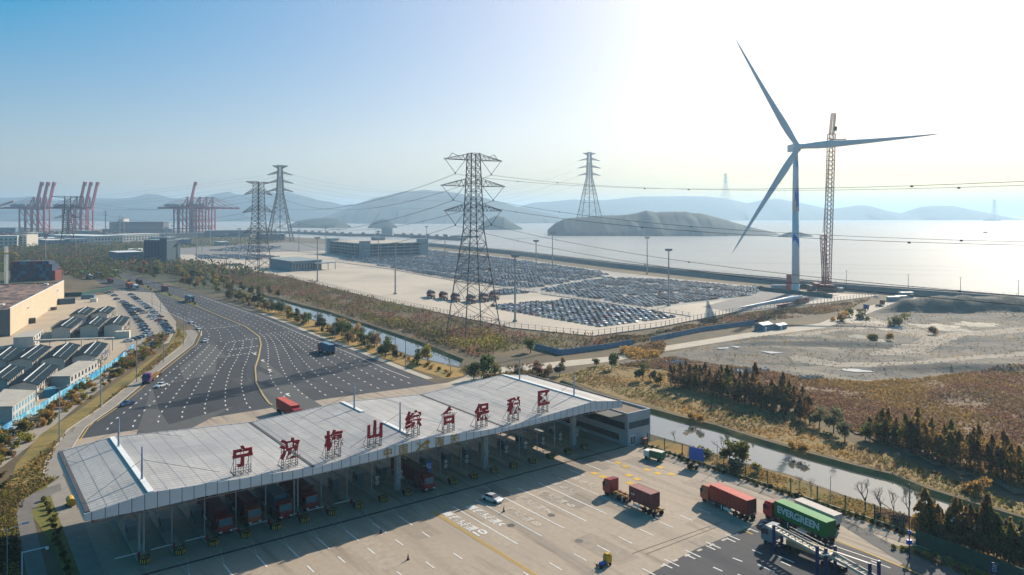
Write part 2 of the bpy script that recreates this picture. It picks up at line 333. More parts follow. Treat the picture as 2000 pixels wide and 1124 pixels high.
# grassy banks beside the canal
sheet('grass_bank', G([(1078, 760), (1062, 740), (1180, 712), (1300, 725), (1440, 770), (1570, 820), (1680, 872), (1800, 912), (1900, 950), (2000, 985), (2150, 1025), (2150, 1050), (2000, 1008), (1900, 978), (1820, 953), (1745, 923), (1670, 905), (1568, 878), (1475, 851), (1400, 827), (1325, 809), (1215, 780), (1100, 740)]), .03, grass_dry)
GOLD = mat('golden grass', (.36, .21, .045), .95, col2=(.22, .14, .04), scale=.4, big=(.09, (.16, .13, .035), .52, .72), bump=.15)
sheet('grass_bank', [g(x, y) for x, y in [(1342, 872), (1400, 891), (1472, 913), (1544, 932), (1616, 959), (1690, 987), (1792, 1016), (1900, 1054), (2000, 1086), (2150, 1150)]] + [xy(104.6, -100), xy(104.6, -2), xy(111, -1)], .03, GOLD)
sheet('grass_bank', [g(x, y) for x, y in [(500, 600), (560, 610), (600, 623), (650, 640), (690, 652), (735, 669), (765, 683), (800, 697), (862, 712), (905, 722), (905, 735)]] + [xy(105, 92), xy(104, 120), xy(107, 215), xy(112, 290)], .03, GOLD)
# ------------------------------------------------------------ uneven waste ground on the right
WP = G([(1190, 712), (1300, 690), (1450, 664), (1600, 643), (1740, 598), (1850, 588), (2080, 606), (2150, 640), (2150, 1020), (2000, 975), (1800, 905), (1660, 845), (1560, 800), (1400, 745), (1290, 720)])
def wz(x, y):
    d = edge_dist((x, y), WP); k = min(1, d / 14)
    h = .3 + k * (1.6 * max(0, mnoise.fractal(Vec((x * .013, y * .02, 3.1)), 1, 2, 4) + .15) + .8 * max(0, mnoise.noise(Vec((x * .05, y * .07, 9)))))
    for (px, py, rx, ry, a) in ((1905, 610, 85, 16, 9), (1500, 672, 45, 8, 2.5), (1880, 724, 40, 5, 2.2), (1640, 680, 55, 7, 2)):
        c = g(px, py); q = ((x - c.x) / rx) ** 2 + ((y - c.y) / ry) ** 2
        if q < 1: h += k * a * (1 - q) ** 1.2 * (1 + .25 * mnoise.noise(Vec((x * .12, y * .12, 2))))
    return h
b = MB(); idx = {}; st = 2.2
x0, x1 = min(p.x for p in WP), max(p.x for p in WP); y0, y1 = min(p.y for p in WP), max(p.y for p in WP)
nx, ny = int((x1 - x0) / st), int((y1 - y0) / st)
for j in range(ny + 1):
    for i in range(nx + 1):
        x, y = x0 + i * st, y0 + j * st
        if inside((x, y), WP): idx[i, j] = len(b.v); b.v.append((x, y, wz(x, y)))
for (i, j) in idx:
    q = [(i, j), (i + 1, j), (i + 1, j + 1), (i, j + 1)]
    if all(k in idx for k in q): b.f.append(tuple(idx[k] for k in q)); b.m.append(0)
TRACKS = [G(p_) for p_ in ([(1655, 609), (1692, 619), (1780, 643), (1822, 659), (1880, 651), (2090, 634), (2090, 643), (1890, 661), (1805, 690), (1745, 700), (1690, 700), (1778, 676), (1800, 664), (1700, 640), (1640, 628)], [(1480, 738), (1600, 746), (1682, 749), (1780, 744), (1900, 733), (1900, 738), (1780, 750), (1682, 755), (1600, 752), (1480, 744)], [(1540, 700), (1640, 712), (1760, 712), (1860, 700), (2050, 690), (2050, 696), (1860, 708), (1760, 722), (1640, 722), (1540, 708)], [(1690, 640), (1600, 650), (1500, 662), (1500, 667), (1600, 656), (1690, 646)])]
DARKM = ((1905, 608, 85, 13), (1515, 672, 38, 7), (1890, 722, 32, 4), (1650, 684, 52, 5), (1560, 715, 18, 3), (1960, 668, 40, 8))
# brown dry-grass half near the canal, grey spoil further out
BR = G([(1290, 705), (1560, 738), (1700, 752), (1850, 735), (2160, 715), (2160, 1050), (1180, 720)])
for k, f in enumerate(b.f):
    c = b.v[f[0]]
    if inside(c, BR): b.m[k] = 1
    else:
        if any(inside(c, t_) for t_ in TRACKS): b.m[k] = 3; continue
        for (px, py, rx, ry) in DARKM:
            q = g(px, py)
            if ((c[0] - q.x) / rx) ** 2 + ((c[1] - q.y) / ry) ** 2 < 1 + .5 * mnoise.noise(Vec((c[0] * .05, c[1] * .05, 4))): b.m[k] = 2
rough_grass = mat('rough brown grass', (.22, .145, .08), .95, col2=(.135, .092, .055), scale=.25, big=(.03, (.12, .09, .055), .5, .75), bump=.5)
kind(b.build('terrain', [waste, rough_grass, mat('dark spoil', (.085, .092, .085), .95, col2=(.05, .056, .054), scale=.4, bump=.4), mat('worn track', (.31, .265, .21), .95, col2=(.22, .19, .155), scale=.3)], smooth=True))
pud = mat('puddle water', (.3, .3, .3), .04, spec=.8)
for pts in ([(1637, 718), (1660, 716), (1690, 719), (1709, 722), (1706, 727), (1670, 727), (1648, 724)], [(1485, 686), (1510, 687), (1532, 690), (1505, 691)], [(1400, 680), (1424, 678), (1422, 681), (1404, 682)], [(1425, 676), (1447, 677), (1440, 680)]):
    P = [g(x, y, 1.5) for x, y in pts]; z = max(wz(p.x, p.y) for p in P) + .05
    kind(sheet('puddle', [g(x, y, z) for x, y in pts], z, pud))
sandm = mat('pale rubble', (.52, .45, .35), .95, col2=(.34, .29, .23), scale=.3)
for n_, (px, py, w, h) in enumerate([(1830, 640, 60, 9), (1900, 636, 50, 7), (1760, 642, 28, 4), (1860, 648, 45, 6), (1680, 660, 22, 4), (1720, 668, 25, 4)]):
    b = MB(); c = g(px, py); n = 26; ps = []
    for i in range(n):
        t = 2 * pi * i / n; k = R.uniform(.6, 1.1); x, y = c.x + cos(t) * w / 4.2 * k, c.y + sin(t) * h * 1.4 * k
        ps.append((x, y, wz(x, y) + .05))
    cz = wz(c.x, c.y) + R.uniform(.5, 1.1)
    for i in range(n): b.poly([ps[i - 1], ps[i], (c.x, c.y, cz)])
    kind(b.build('rubble_patch', sandm))
# ------------------------------------------------------------ painted marks
pm, ym, wmk = MB(), MB(), MB()
def dash(b, p, e, L, w, z): n = Vec((-e.y, e.x, 0)) * (w / 2); q = p + e * L; b.poly([tuple((k.x, k.y, z)) for k in (p - n, q - n, q + n, p + n)])
def dashes(b, pts, L, gap, w, z, off=0.0):
    for p, e in along(pts, L + gap, off): dash(b, p, e, L, w, z)
for N, v0, v1, A, B in ((8, 92, 214, LC, MC), (5, 216, 520, LC, MC), (9, 92, 232, MC, RC), (5, 236, 560, MC, RC)):
    for k in range(1, N):
        t = k / N; vs = [v0 + i * 6 for i in range(int((v1 - v0) / 6) + 1)]
        dashes(pm, [xy(lerp(curve(A, v), curve(B, v), t), v) for v in vs], 2.6 if v0 > 200 else 1.7, 6.0 if v0 > 200 else 3.9, .24 if v0 > 200 else .36, .06, R.uniform(0, 3))
for cv, o_, v0, v1 in ((RC, -2.2, 100, 420), (LC, 1.5, 240, 500)):
    pts = [xy(curve(cv, v) + o_, v) for v in range(v0, v1, 8)]; dashes(pm, pts, 8, 0, .28, .06)
dashes(ym, [xy(curve(LC, v) + 1.0, v) for v in range(86, 262, 5)], 5, 0, .25, .06)
for v, n in ((196, 9), (216, 9), (182, 8), (262, 10)):          # rows of transverse blocks
    for i in range(n): dash(pm, xy(curve(MC, v) - 2 - i * 1.6, v - i * .25), U, .8, .9, .062)
for uu, v in ((66, 176), (64, 160), (60, 140), (52, 100)):       # lane arrows
    p = xy(uu, v); dash(pm, p, Vv, 4, .5, .063); dash(pm, p + Vv * 3, (U + Vv).normalized(), 1.6, .9, .064)
# front plaza
for i in range(-1, 17):
    u0 = 2.2 + i * 5.42
    if u0 > 92: break
    for k in range(7):                                         # dashes towards the camera
        if i < 7: dash(pm, xy(u0, -12.8 - k * 10.6), -Vv, 2.8, .26, .06)
        elif k < 4: dash(pm, xy(u0, -36 - k * 10.6), -Vv, 3.2, .26, .06)
    if 7 < i < 14: dash(pm, xy(u0, -6.3), -Vv, 21, .28, .06)
    elif i != 7: dash(pm, xy(u0, -3.9), -Vv, 5.4, .26, .06)
    for s_ in (-.9, .9):                                       # nose hatching in front of each island
        a, e = xy(u0 + s_ + .3, 2.2), xy(u0, -4.2); dd = e - a; dash(wmk, a, dd.normalized(), dd.length, .14, .058)
    for k in range(4):
        w_ = .8 - k * .18
        for s_ in (-1, 1): dash(wmk, xy(u0 + .25, .2 - k * 1.1), (U * s_ + Vv * .5).normalized(), w_, .15, .059)
for o_ in (-.22, .22): dash(ym, xy(41.1 + o_, -5.6), -Vv, 75, .2, .06)
for k in range(10): dash(wmk, g(1290 + k * 24, 1108 - k * 10.2), (g(1530, 1006) - g(1290, 1108)).normalized(), 1.2, .5, .075)
for (a, bq) in (((1419, 1052), (1436, 1060)), ((1379, 1067), (1397, 1075)), ((1339, 1084), (1358, 1093)), ((1469, 1075), (1488, 1083)), ((1431, 1091), (1450, 1098)), ((1295, 1102), (1313, 1111)), ((1525, 1098), (1545, 1107)), ((1393, 1109), (1411, 1117)), ((1600, 1082), (1640, 1104))):
    p, q = g(*a), g(*bq); dash(pm, p, (q - p).normalized(), (q - p).length, .3, .08)
for a, bq in (((1625, 1053), (1800, 1124)), ((1453, 1037), (1470, 1045))):
    p, q = g(*a), g(*bq); dash(ym, p, (q - p).normalized(), (q - p).length, .3, .082)
for uu, v in ((80.9, -9.4), (80.9, -12.1), (90, -7.6), (89.6, -10.4), (82.9, -18.4), (94.2, -20.1), (92.2, -17.9), (82.1, -21.5), (86.1, -14.9), (85.9, -17.6), (92, -14.8), (95.6, -15.6)):
    dash(ym, xy(uu, v + .8), -Vv, 1.6, 1.5, .06)                # yellow lozenges by the truck
kind(pm.build('road_marking', white_paint)); kind(ym.build('road_marking', yellow_paint)); kind(wmk.build('road_marking', worn_paint))
# lane words painted on the concrete, read from the camera's side
for i, (num, m_, v0, sp) in enumerate((('10', white_paint, -9.0, 2.64), ('9', white_paint, -9.1, 2.64), ('8', worn_paint, -11.9, 2.7), ('7', worn_paint, -8.8, 2.7), ('6', worn_paint, -9.1, 2.7), ('5', worn_paint, -9.2, 2.7), ('4', worn_paint, -9.3, 2.7))):
    uu = 42.8 + i * 5.42
    for k, ch in enumerate('重箱通道' if i < 2 else '空箱通道' if i < 5 else '客车通'):
        me = text_mesh(ch, 2.35, 0, m_, 'lane_word', off=.06); kind(put('road_marking', me, None, xy(uu, v0 - k * sp, .07), AX))
    if i < 5:
        me = text_mesh(num, 2.9, 0, m_, 'lane_number', off=.08); kind(put('road_marking', me, None, xy(uu, v0 - 4 * sp, .07), AX))
for k in range(46):                                            # repaired rectangles along the lanes
    if k < 26: uu, v, w, h = R.uniform(-2, 98), R.uniform(-60, -7), 5.2, R.uniform(4, 14); m_ = [mat('slab a', (.31, .255, .2), .85, scale=.8), mat('slab b', (.39, .32, .25), .85, scale=.8), mat('slab c', (.265, .22, .18), .85, scale=.8)][k % 3]
    else:
        v = R.uniform(92, 290); uu = R.uniform(curve(LC, v) + 5, curve(RC, v) - 8); w, h = R.uniform(2, 5), R.uniform(5, 22); m_ = [mat('patch a', (.036, .039, .046), .85, scale=.8), mat('patch b', (.054, .057, .063), .85, scale=.8)][k % 2]
    if k < 26: uu = -.5 + 5.42 * round((uu + .5) / 5.42) + .2
    kind(sheet('slab_repair' if k < 26 else 'road_patch', [xy(uu, v), xy(uu + w, v), xy(uu + w, v + h), xy(uu, v + h)], .03 + k * .0004, m_))
b = MB(); b.box(-20, 103.4, -.25, .25, .03, .07); kind(b.build('drain_channel', black, None, O, AX))
b = MB()
for p, q in (((1235, 1082), (1410, 1020)), ((1262, 1083), (1400, 1030))): b.bar(g(*p) + Vec((0, 0, .05)), g(*q) + Vec((0, 0, .05)), .14, h=.04)
kind(b.build('expansion_joint', dark_steel))
for px, py in ((998, 1027), (1131, 1057), (1077, 1007), (1390, 1030)):
    b = MB(); b.tube((0, 0, .02), (0, 0, .05), .75, n=14); kind(b.build('manhole_cover', dark_steel, None, g(px, py)))
# raised yellow median kerb behind the canopy
b = MB(); pts = [xy(curve(MC, v), v) for v in (92, 95, 100, 106, 115, 125, 138, 151, 170, 185, 199, 210, 220, 238, 256, 280, 303, 340, 362)]
for p, q in zip(pts, pts[1:]): b.bar(p + Vec((0, 0, .1)), q + Vec((0, 0, .1)), .55, h=.2)
kind(b.build('kerb', mat('median kerb paint', (.42, .31, .12), .85, col2=(.35, .27, .15), scale=.7)))
# ------------------------------------------------------------ toll canopy (local frame: x along the lanes' row, y away from the camera)
PR = [(-17.5, 12.3), (-8.3, 13.5), (18.9, 11.9), (40.6, 13.05), (62, 11.7), (88.2, 13.35), (97.6, 12.0)]
def rz_(u): return curve(PR, u)
VF, VB = -1.5, 35.0
roof_m = mat('roof sheeting', (.51, .475, .435), .55, col2=(.39, .37, .345), scale=.5, metal=.1, big=(.06, (.31, .305, .31), .48, .72), streak=(0, .5, 9, (.26, .255, .25), .55, .75))
stripes(roof_m, 1, 1.1, .26, (.27, .27, .275)); stripes(roof_m, 0, 2.9, .2, (.24, .24, .25))
fasc_m = stripes(mat('fascia panel', (.62, .61, .62), .5, metal=0, col2=(.54, .53, .545), scale=.3), 0, 1.85, .13, (.16, .16, .165))
def panels(m, w, h, lo):                           # sheets of slightly different grey
    nt = m.node_tree; b = nt.nodes['Principled BSDF']; src = b.inputs['Base Color'].links[0].from_socket; N = nt.nodes.new; K = nt.links.new
    tc = N('ShaderNodeTexCoord'); br = N('ShaderNodeTexBrick'); br.offset = .37; br.inputs['Scale'].default_value = 1; br.inputs['Brick Width'].default_value = w; br.inputs['Row Height'].default_value = h
    br.inputs['Mortar Size'].default_value = .03; br.inputs['Color1'].default_value = (1, 1, 1, 1); br.inputs['Color2'].default_value = (lo, lo, lo, 1); br.inputs['Mortar'].default_value = (.6, .6, .6, 1)
    K(tc.outputs['Object'], br.inputs['Vector']); mx = N('ShaderNodeMix'); mx.data_type = 'RGBA'; mx.blend_type = 'MULTIPLY'; mx.inputs['Factor'].default_value = 1
    K(src, mx.inputs['A']); K(br.outputs['Color'], mx.inputs['B']); K(mx.outputs['Result'], b.inputs['Base Color'])
panels(roof_m, 2.9, 7.5, .86)
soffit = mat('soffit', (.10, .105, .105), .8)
can = thing('toll_canopy', 'long grey metal canopy with zigzag roof and big red characters over the toll lanes', 'canopy', O, AX)
b = MB(); bs = MB(); us = [-17.5]
for (ua, za), (ub, zb) in zip(PR, PR[1:]):
    b.add([(ua, VF, za), (ub, VF, zb), (ub, VB, zb), (ua, VB, za)], [(0, 1, 2, 3)])
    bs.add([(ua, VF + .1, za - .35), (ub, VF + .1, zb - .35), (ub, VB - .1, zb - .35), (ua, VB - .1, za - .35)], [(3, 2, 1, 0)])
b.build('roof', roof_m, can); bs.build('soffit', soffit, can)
FB = [(-17.6, 11.25), (-8.3, 11.0), (0, 11.1), (17.6, 10.7), (36, 10.88), (50.6, 10.9), (87.3, 11.15), (97.5, 10.55)]
b = MB(); uu = sorted(set([p[0] for p in PR] + [p[0] for p in FB if -17.5 < p[0] < 97.4]))
for a, c in zip(uu, uu[1:]):
    for y, s in ((VF - .12, 1), (VB + .12, -1)):
        q = [(a, y, curve(FB, a)), (c, y, curve(FB, c)), (c, y, rz_(c) + .12), (a, y, rz_(a) + .12)]
        r = [(x, y + .12 * s, z) for x, _, z in q]
        b.add(q + r, [(0, 1, 2, 3), (7, 6, 5, 4), (3, 2, 6, 7), (0, 4, 5, 1)])
for x, w in ((-17.62, .12), (97.4, .12)): b.box(x, x + w, VF - .12, VB + .12, curve(FB, x), rz_(x) + .12)
b.build('fascia', fasc_m, can)
for x, w in ((-17.5, .7), (96.9, .5)):
    b = MB(); b.box(x, x + w, VF + .2, VB - .2, rz_(x) + .1, rz_(x) + .3); b.build('gutter', dark_steel, can)
for u0, spans in ((-8.3, ((VF, VB),)), (40.6, ((2.5, 14), (24, VB))), (88.2, ((VF, VB),))):
    for a, c in spans: b = MB(); b.box(u0 - .45, u0 + .45, a, c, rz_(u0) - .05, rz_(u0) + .22); b.build('ridge_cap', white, can)
for u0 in (18.9, 62):
    b = MB(); b.box(u0 - .3, u0 + .3, VF, VB, rz_(u0) - .1, rz_(u0) + .1); b.build('expansion_joint', dark_steel, can)
# space-frame below the roof
b = MB(); y0 = 1.2
for y in (y0, 9, 17, 25, 33.5):
    us = [-17 + 2.85 * i for i in range(41)]
    for i, a in enumerate(us[:-1]):
        c = us[i + 1]; m_ = (a + c) / 2; zb = 9.5
        b.bar((a, y, rz_(a) - .4), (m_, y + .6, zb), .16); b.bar((m_, y + .6, zb), (c, y, rz_(c) - .4), .16)
        if i < len(us) - 2: b.bar((m_, y + .6, zb), (m_ + 2.85, y + .6, zb), .16)
for u0 in range(-16, 97, 9): b.bar((u0, y0 + .6, 9.5), (u0, 34, 9.5), .2)
b.build('truss', steel, can)
for u0 in (-7.9, 19.1, 41, 63.3, 90.2):
    for y in (8.2, 27.5):
        b = MB()
        if u0 < 20 and y < 10:
            for d in (-.35, .35): b.tube((u0 + d, y, 0), (u0 + d, y, 11.6), .16, n=10)
        else: b.box(u0 - .55, u0 + .55, y - .55, y + .55, 0, 11.4)
        b.build('column', mat('column paint', (.40, .42, .42), .6), can)
for u0 in (-8.3, 40.2, 88.2):
    for y in (5.6, 27.5):
        b = MB(); b.tube((u0, y, rz_(u0) - .2), (u0, y, 19.1), .22, .12, n=10); mst = b.build('mast', mat('mast paint', (.36, .40, .48), .5), can)
        b = MB(); T = (u0, y, 16.9)
        for du in (-12, 12):
            x = u0 + du; x = max(-17, min(97, x)); b.bar(T, (x, y + (2 if y > 20 else -2), rz_(x) + .1), .05)
        b.build('stay_cable', dark_steel, mst)
gold = mat('gilt lettering', (.45, .26, .03), .4, metal=.3)
for ch, u0 in (('中', 33.6), ('国', 37.0), ('海', 45.2), ('关', 48.8)):
    put('gold_character', text_mesh(ch, 2.1, .05, gold, 'gold_character', vertical=True), can, (u0, VF - .2, 11.65))
b = MB()
b.bar((40.0, VF - .22, 10.95), (42.4, VF - .22, 12.6), .22); b.bar((40.0, VF - .24, 12.5), (42.2, VF - .24, 10.85), .2)
for k in range(10): a, c = 2 * pi * k / 10, 2 * pi * (k + 1) / 10; b.bar((42.3 + .38 * cos(a), VF - .24, 11.05 + .38 * sin(a)), (42.3 + .38 * cos(c), VF - .24, 11.05 + .38 * sin(c)), .16)
for k in range(3): b.bar((41.9 - k * .1, VF - .24, 12.2 - k * .1), (42.9 - k * .1, VF - .24, 12.35 - k * .25), .22)
b.build('emblem', gold, can)
# the nine red roof characters: each stands on its own frame
sign_red = mat('sign red', (.40, .02, .028), .5, col2=(.34, .015, .022), scale=.8)
for ch, u0, what in (('宁', 6.7, 'roof character with a lid stroke over a hooked stem'), ('波', 15.1, 'roof character with three water dots at its left'),
                     ('梅', 23.5, 'roof character with a tree radical at its left'), ('山', 32.0, 'roof character of three upright strokes on a base line'),
                     ('综', 40.5, 'roof character with a silk radical beside a lid'), ('合', 48.9, 'roof character of a tent stroke over a box'),
                     ('保', 57.3, 'roof character with a person radical beside a box'), ('税', 65.9, 'roof character with a grain radical, next to last'),
                     ('区', 74.4, 'roof character of a cross in an open frame')):
    z0 = rz_(u0) + .1; t = thing('sign_character', 'dark red metal ' + what, 'sign character', xy(u0, .6, z0), AX, 'red characters along the canopy roof')
    me = text_mesh(ch, 3.7, .1, sign_red, 'character', off=.13, vertical=True); put('character', me, t, (0, 0, 3.1 if ch != '宁' else 2.85))
    b = MB(); z1 = 3.9
    for x in (-1.5, -1.1, -.25, .25, 1.1, 1.5): b.bar((x, .22, 0), (x, .22, z1), .075)
    for x in (-1.3, 0, 1.3): b.bar((x, .22, z1 * .8), (x, 2.5, .1), .06); b.bar((x, -.2, .06), (x, 2.6, .06), .08)
    for z in (.08, .5, 1.0, 1.45): b.bar((-1.6, .22, z), (1.6, .22, z), .06)
    for k in range(3): b.bar((-1.5, .22, k * .45), (-1.1, .22, k * .45 + .45), .05); b.bar((1.1, .22, k * .45), (1.5, .22, k * .45 + .45), .05); b.bar((-.25, .22, k * .45), (.25, .22, k * .45 + .45), .05)
    b.build('frame', dark_steel, t)
# ------------------------------------------------------------ lane furniture below the canopy
hazard = mat('hazard black', (.03, .03, .03), .7)
isl = MB(); isl.prism([(-.9, 0), (0, -1.6), (.9, 0), (.9, 30), (-.9, 30)], 0, .22); isl_me = isl.mesh('island', pale_conc)
bm_ = MB(); bm_.prism([(-.85, 0), (0, -.75), (.85, 0), (.85, 1.2), (-.85, 1.2)], .01, 1.0)
ym2 = MB()
for sx in (-1, 1):
    for k in range(3):
        x0, x1 = sx * (.12 + k * .27), sx * (.26 + k * .27); yy = lambda x: -.75 + abs(x) / .85 * .75 - .02
        ym2.poly([(x0, yy(x0), .25), (x1, yy(x1), .12), (x1, yy(x1), .8), (x0, yy(x0), .97)][::sx])
        ym2.poly([(sx * (.1 + k * .27), .9 - k * .5 * .3, 1.012), (sx * (.24 + k * .27), .9 - k * .15, 1.012), (sx * (.24 + k * .27) * .95, -.1 + k * .1, 1.012), (sx * (.1 + k * .27) * .95, -.3 + k * .12, 1.012)][::-sx])
buf_me, str_me = bm_.mesh('buffer', hazard), ym2.mesh('chevron', yellow)
bo = MB(); bo.box(-.75, .75, 0, 2.6, .22, 2.7); bo_me = bo.mesh('cabin', mat('booth wall', (.16, .19, .20), .6))
bg_ = MB(); bg_.box(-.78, .78, .3, 2.3, 1.2, 2.2); bg_me = bg_.mesh('booth_window', glass)
br = MB(); br.box(-.9, .9, -.2, 2.8, 2.702, 2.85); br_me = br.mesh('booth_roof', grey)
ga = MB(); ga.box(-.2, .2, -.2, .2, 0, 1.1); ga_me = ga.mesh('barrier_box', red)
gb = MB(); gb.bar((-.2, 0, 1.0), (-3.6, 0, 1.0), .09, h=.12); gb_me = gb.mesh('barrier_arm', white)
sg_p = MB(); sg_p.tube((0, 0, .2), (0, 0, 4.2), .06, n=8); sgp_me = sg_p.mesh('pole', steel)
sd = MB()
sd.bar((0, -.08, 0), (0, -.12, 0), .72, n=14)
sd_me = sd.mesh('sign_face', white)
sr = MB(); sr.bar((0, -.122, 0), (0, -.13, 0), .42, n=12); sr_me = sr.mesh('sign_emblem', red)
UI = [-8.1 + 5.5 * i for i in range(19)]
for i, u0 in enumerate(UI):
    nth = f'{ORD[i]} lane from the left'
    kind(put('kerb_island', isl_me, None, xy(u0, 5.2), AX))
    t = thing('crash_buffer', 'black and yellow chevron crash buffer, ' + nth, 'crash buffer', xy(u0, 4.2), AX, 'chevron buffers below the canopy')
    put('buffer', buf_me, t); put('chevron', str_me, t)
    t = thing('toll_booth', 'grey glazed booth, ' + nth, 'booth', xy(u0, 15), AX, 'booths below the canopy')
    put('cabin', bo_me, t); put('booth_window', bg_me, t); put('booth_roof', br_me, t)
    if i < 8:
        t = thing('barrier_gate', 'white barrier arm on a red box, ' + nth, 'barrier', xy(u0 - .5, 6.8), AX, 'lane barriers below the canopy')
        put('barrier_box', ga_me, t); put('barrier_arm', gb_me, t)
    else:
        t = thing('lane_sign', 'pole with two round white signs, ' + nth, 'sign', xy(u0, 7.5), AX, 'round signs at the exit lanes')
        put('pole', sgp_me, t)
        for z in (3.9, 2.9): put('sign_emblem', sr_me, put('sign_face', sd_me, t, (0, 0, z)))
    if i:
        b = MB(); b.tube((0, 0, .2), (0, 0, 9.8), .11, n=8); tag(b.build('lane_post', MATS['column paint'], None, xy(u0 - .2, 9.5), AX), 'slim pale post rising to the truss, ' + nth, 'post', 'slim posts below the canopy')
    if i >= 8:
        t = thing('gantry_sign', 'small blue hanging sign, ' + nth, 'sign', xy(u0 - 1.2, 13.5, 7.0), AX, 'blue hanging signs')
        b = MB(); b.box(-.5, .5, -.06, .06, -.6, .6); b.bar((0, 0, .6), (0, 0, 2.9), .08); b.build('panel', blue, t)
        put('lettering', text_mesh('车道', .45, .01, white, 'lettering', vertical=True), t, (0, -.08, .2))
        em = mat('green display', (.02, .8, .15), emit=1.6) if i % 2 == 0 else mat('red display', (.8, .03, .05), emit=.7)
        b = MB(); b.box(-1.3, 1.3, -.1, .1, -.2, .25); tag(b.build('display_board', em, None, xy(u0 + 1.9, 13.5, 7.3), AX), ('green' if i % 2 == 0 else 'red') + ' lit display strip over ' + nth, 'display', 'lit displays over the lanes')
b = MB(); b.bar((33, 13.7, 7.9), (97, 13.7, 7.9), .3); tag(b.build('sign_gantry', steel, None, O, AX), 'long grey beam carrying the blue lane signs under the canopy', 'gantry')
lit = mat('pale panel', (.5, .54, .56), .5)
for i, u0 in enumerate(UI[:-1]):
    if i in (3, 4, 5): continue
    for d in (.9, 2.2):
        b = MB(); b.box(-.28, .28, 0, 13, 5.0, 5.12); b.bar((0, .3, 5), (0, .3, 10), .07); b.bar((0, 12.6, 5), (0, 12.6, 10), .07)
        tag(b.build('light_panel', lit, None, xy(u0 + d + 1, 11 + (i % 3) * 2), AX), f'long pale panel over the {ORD[i]} lane from the left, ' + ('nearer' if d < 1 else 'farther') + ' of its pair', 'panel', 'long pale panels under the canopy')
t = thing('lane_notice', 'blue rectangular lane notice on a pole beside the red container truck', 'sign', xy(47.2, 6.0), AX)
b = MB(); b.tube((0, 0, .2), (0, 0, 5.4), .08, n=8); b.build('pole', steel, t)
b = MB(); b.box(-.65, .65, -.1, -.02, 3.2, 5.4); b.build('panel', blue, t)
put('lettering', text_mesh('出口\n车道', .62, .01, white, 'lettering', vertical=True), t, (0, -.12, 4.4))
# ------------------------------------------------------------ office at the right end of the canopy
clad = stripes(mat('office cladding', (.44, .46, .49), .5, scale=.3), 2, .6, .1, (.28, .30, .32))
t = thing('gatehouse', 'grey two-storey gatehouse with a ribbon window at the right end of the canopy', 'building', xy(100.8, -.3), AX)
b = MB(); b.box(0, 8.2, 0, 34, 0, 7.6); b.build('wall', clad, t)
b = MB(); b.box(.3, 7.9, .3, 33.7, 7.6, 7.7); b.build('roof', mat('gravel roof', (.22, .165, .125), .95, scale=.5), t)
b = MB()
for x0, x1, y0, y1 in ((0, 8.2, 0, .3), (0, 8.2, 33.7, 34), (0, .3, .3, 33.7), (7.9, 8.2, .3, 33.7)): b.box(x0, x1, y0, y1, 7.602, 8.2)
b.build('parapet', MATS['office cladding'], t)
b = MB(); b.box(.5, 7.7, -.05, .2, 4.2, 5.8); b.build('window', glass, t)
b = MB(); b.box(-.05, .2, 1, 30, 3.9, 5.6); b.build('window', glass, t)
b = MB(); b.box(-.05, .2, 3, 30, .9, 2.4); b.build('window', glass, t)
b = MB(); b.box(1, 2.6, -.06, .2, .02, 2.5); d = b.build('door', white, t)
b = MB(); b.box(1.1, 1.7, -.08, .1, .3, 2.2); b.box(1.9, 2.5, -.08, .1, .3, 2.2); b.build('pane', glass, d)
b = MB(); b.box(-5.2, -.05, 1, 34, 7.6, 7.9); b.build('added_shadow_roof', soffit, t)  # low roof added to cast the shadow edge beside the sunlit strip
b = MB(); b.box(-.6, .6, -.6, .6, 0, 1.5); b.box(-.7, .7, -.7, .7, 1.5, 1.6)
tag(b.build('brick_cabinet', mat('rusty cabinet', (.25, .1, .07), .8), None, g(1259, 868), AX), 'rust red cabinet beside the gatehouse door', 'cabinet')
# ------------------------------------------------------------ fence along the right edge of the plaza
FP = [(1265, 871), (1298, 882), (1331, 894), (1367, 909), (1404, 924), (1444, 939), (1485, 954), (1530, 970), (1579, 989), (1631, 1009), (1686, 1030), (1740, 1050), (1776, 1062)]
FW = [xy(105.2, uv(g(*p))[1]) for p in FP]
t = thing('mesh_fence', 'green mesh fence on dark green posts between the plaza and the canal', 'fence')
net = bpy.data.materials.new('wire mesh'); net.use_nodes = True; nt = net.node_tree
bs_ = nt.nodes['Principled BSDF']; bs_.inputs['Base Color'].default_value = (.10, .17, .13, 1); bs_.inputs['Alpha'].default_value = .28
for i, p in enumerate(FW):
    b = MB(); b.bar(p, p + Vec((0, 0, 3.3)), .2); b.build('post', green_p if i % 2 else mat('dark green post', (.02, .06, .05), .6), t)
b = MB()
for p, q in zip(FW, FW[1:]): b.poly([p + Vec((0, 0, .1)), q + Vec((0, 0, .1)), q + Vec((0, 0, 3.1)), p + Vec((0, 0, 3.1))])
b.build('netting', net, t)
for h in (.2, 3.1): b = MB(); b.path([p + Vec((0, 0, h)) for p in FW], .07); b.build('rail', MATS['dark green post'], t)
b = MB()
for p, q in zip(FW, FW[1:]): b.bar(p + Vec((0, 0, .2)), q + Vec((0, 0, .2)), .3, h=.4)
b.build('plinth', pale_conc, t)
gw = [g(1790, 1064), g(1850, 1086), g(1930, 1116), g(2060, 1170), g(2200, 1240)]
b = MB()
for p, q in zip(gw, gw[1:]): b.bar(p + Vec((0, 0, 1.3)), q + Vec((0, 0, 1.3)), .1, h=2.6)
for p, e in along(gw, 3): b.bar(p, p + Vec((0, 0, 2.75)), .16)
tag(b.build('panel_fence', mat('dark green panel', (.03, .085, .06), .7, scale=.4), None), 'dark green solid panel fence in front of the conifers at lower right', 'fence')
t = thing('blue_board', 'plain blue board on two legs above the hedge', 'signboard', g(1360, 912), radians(-38))
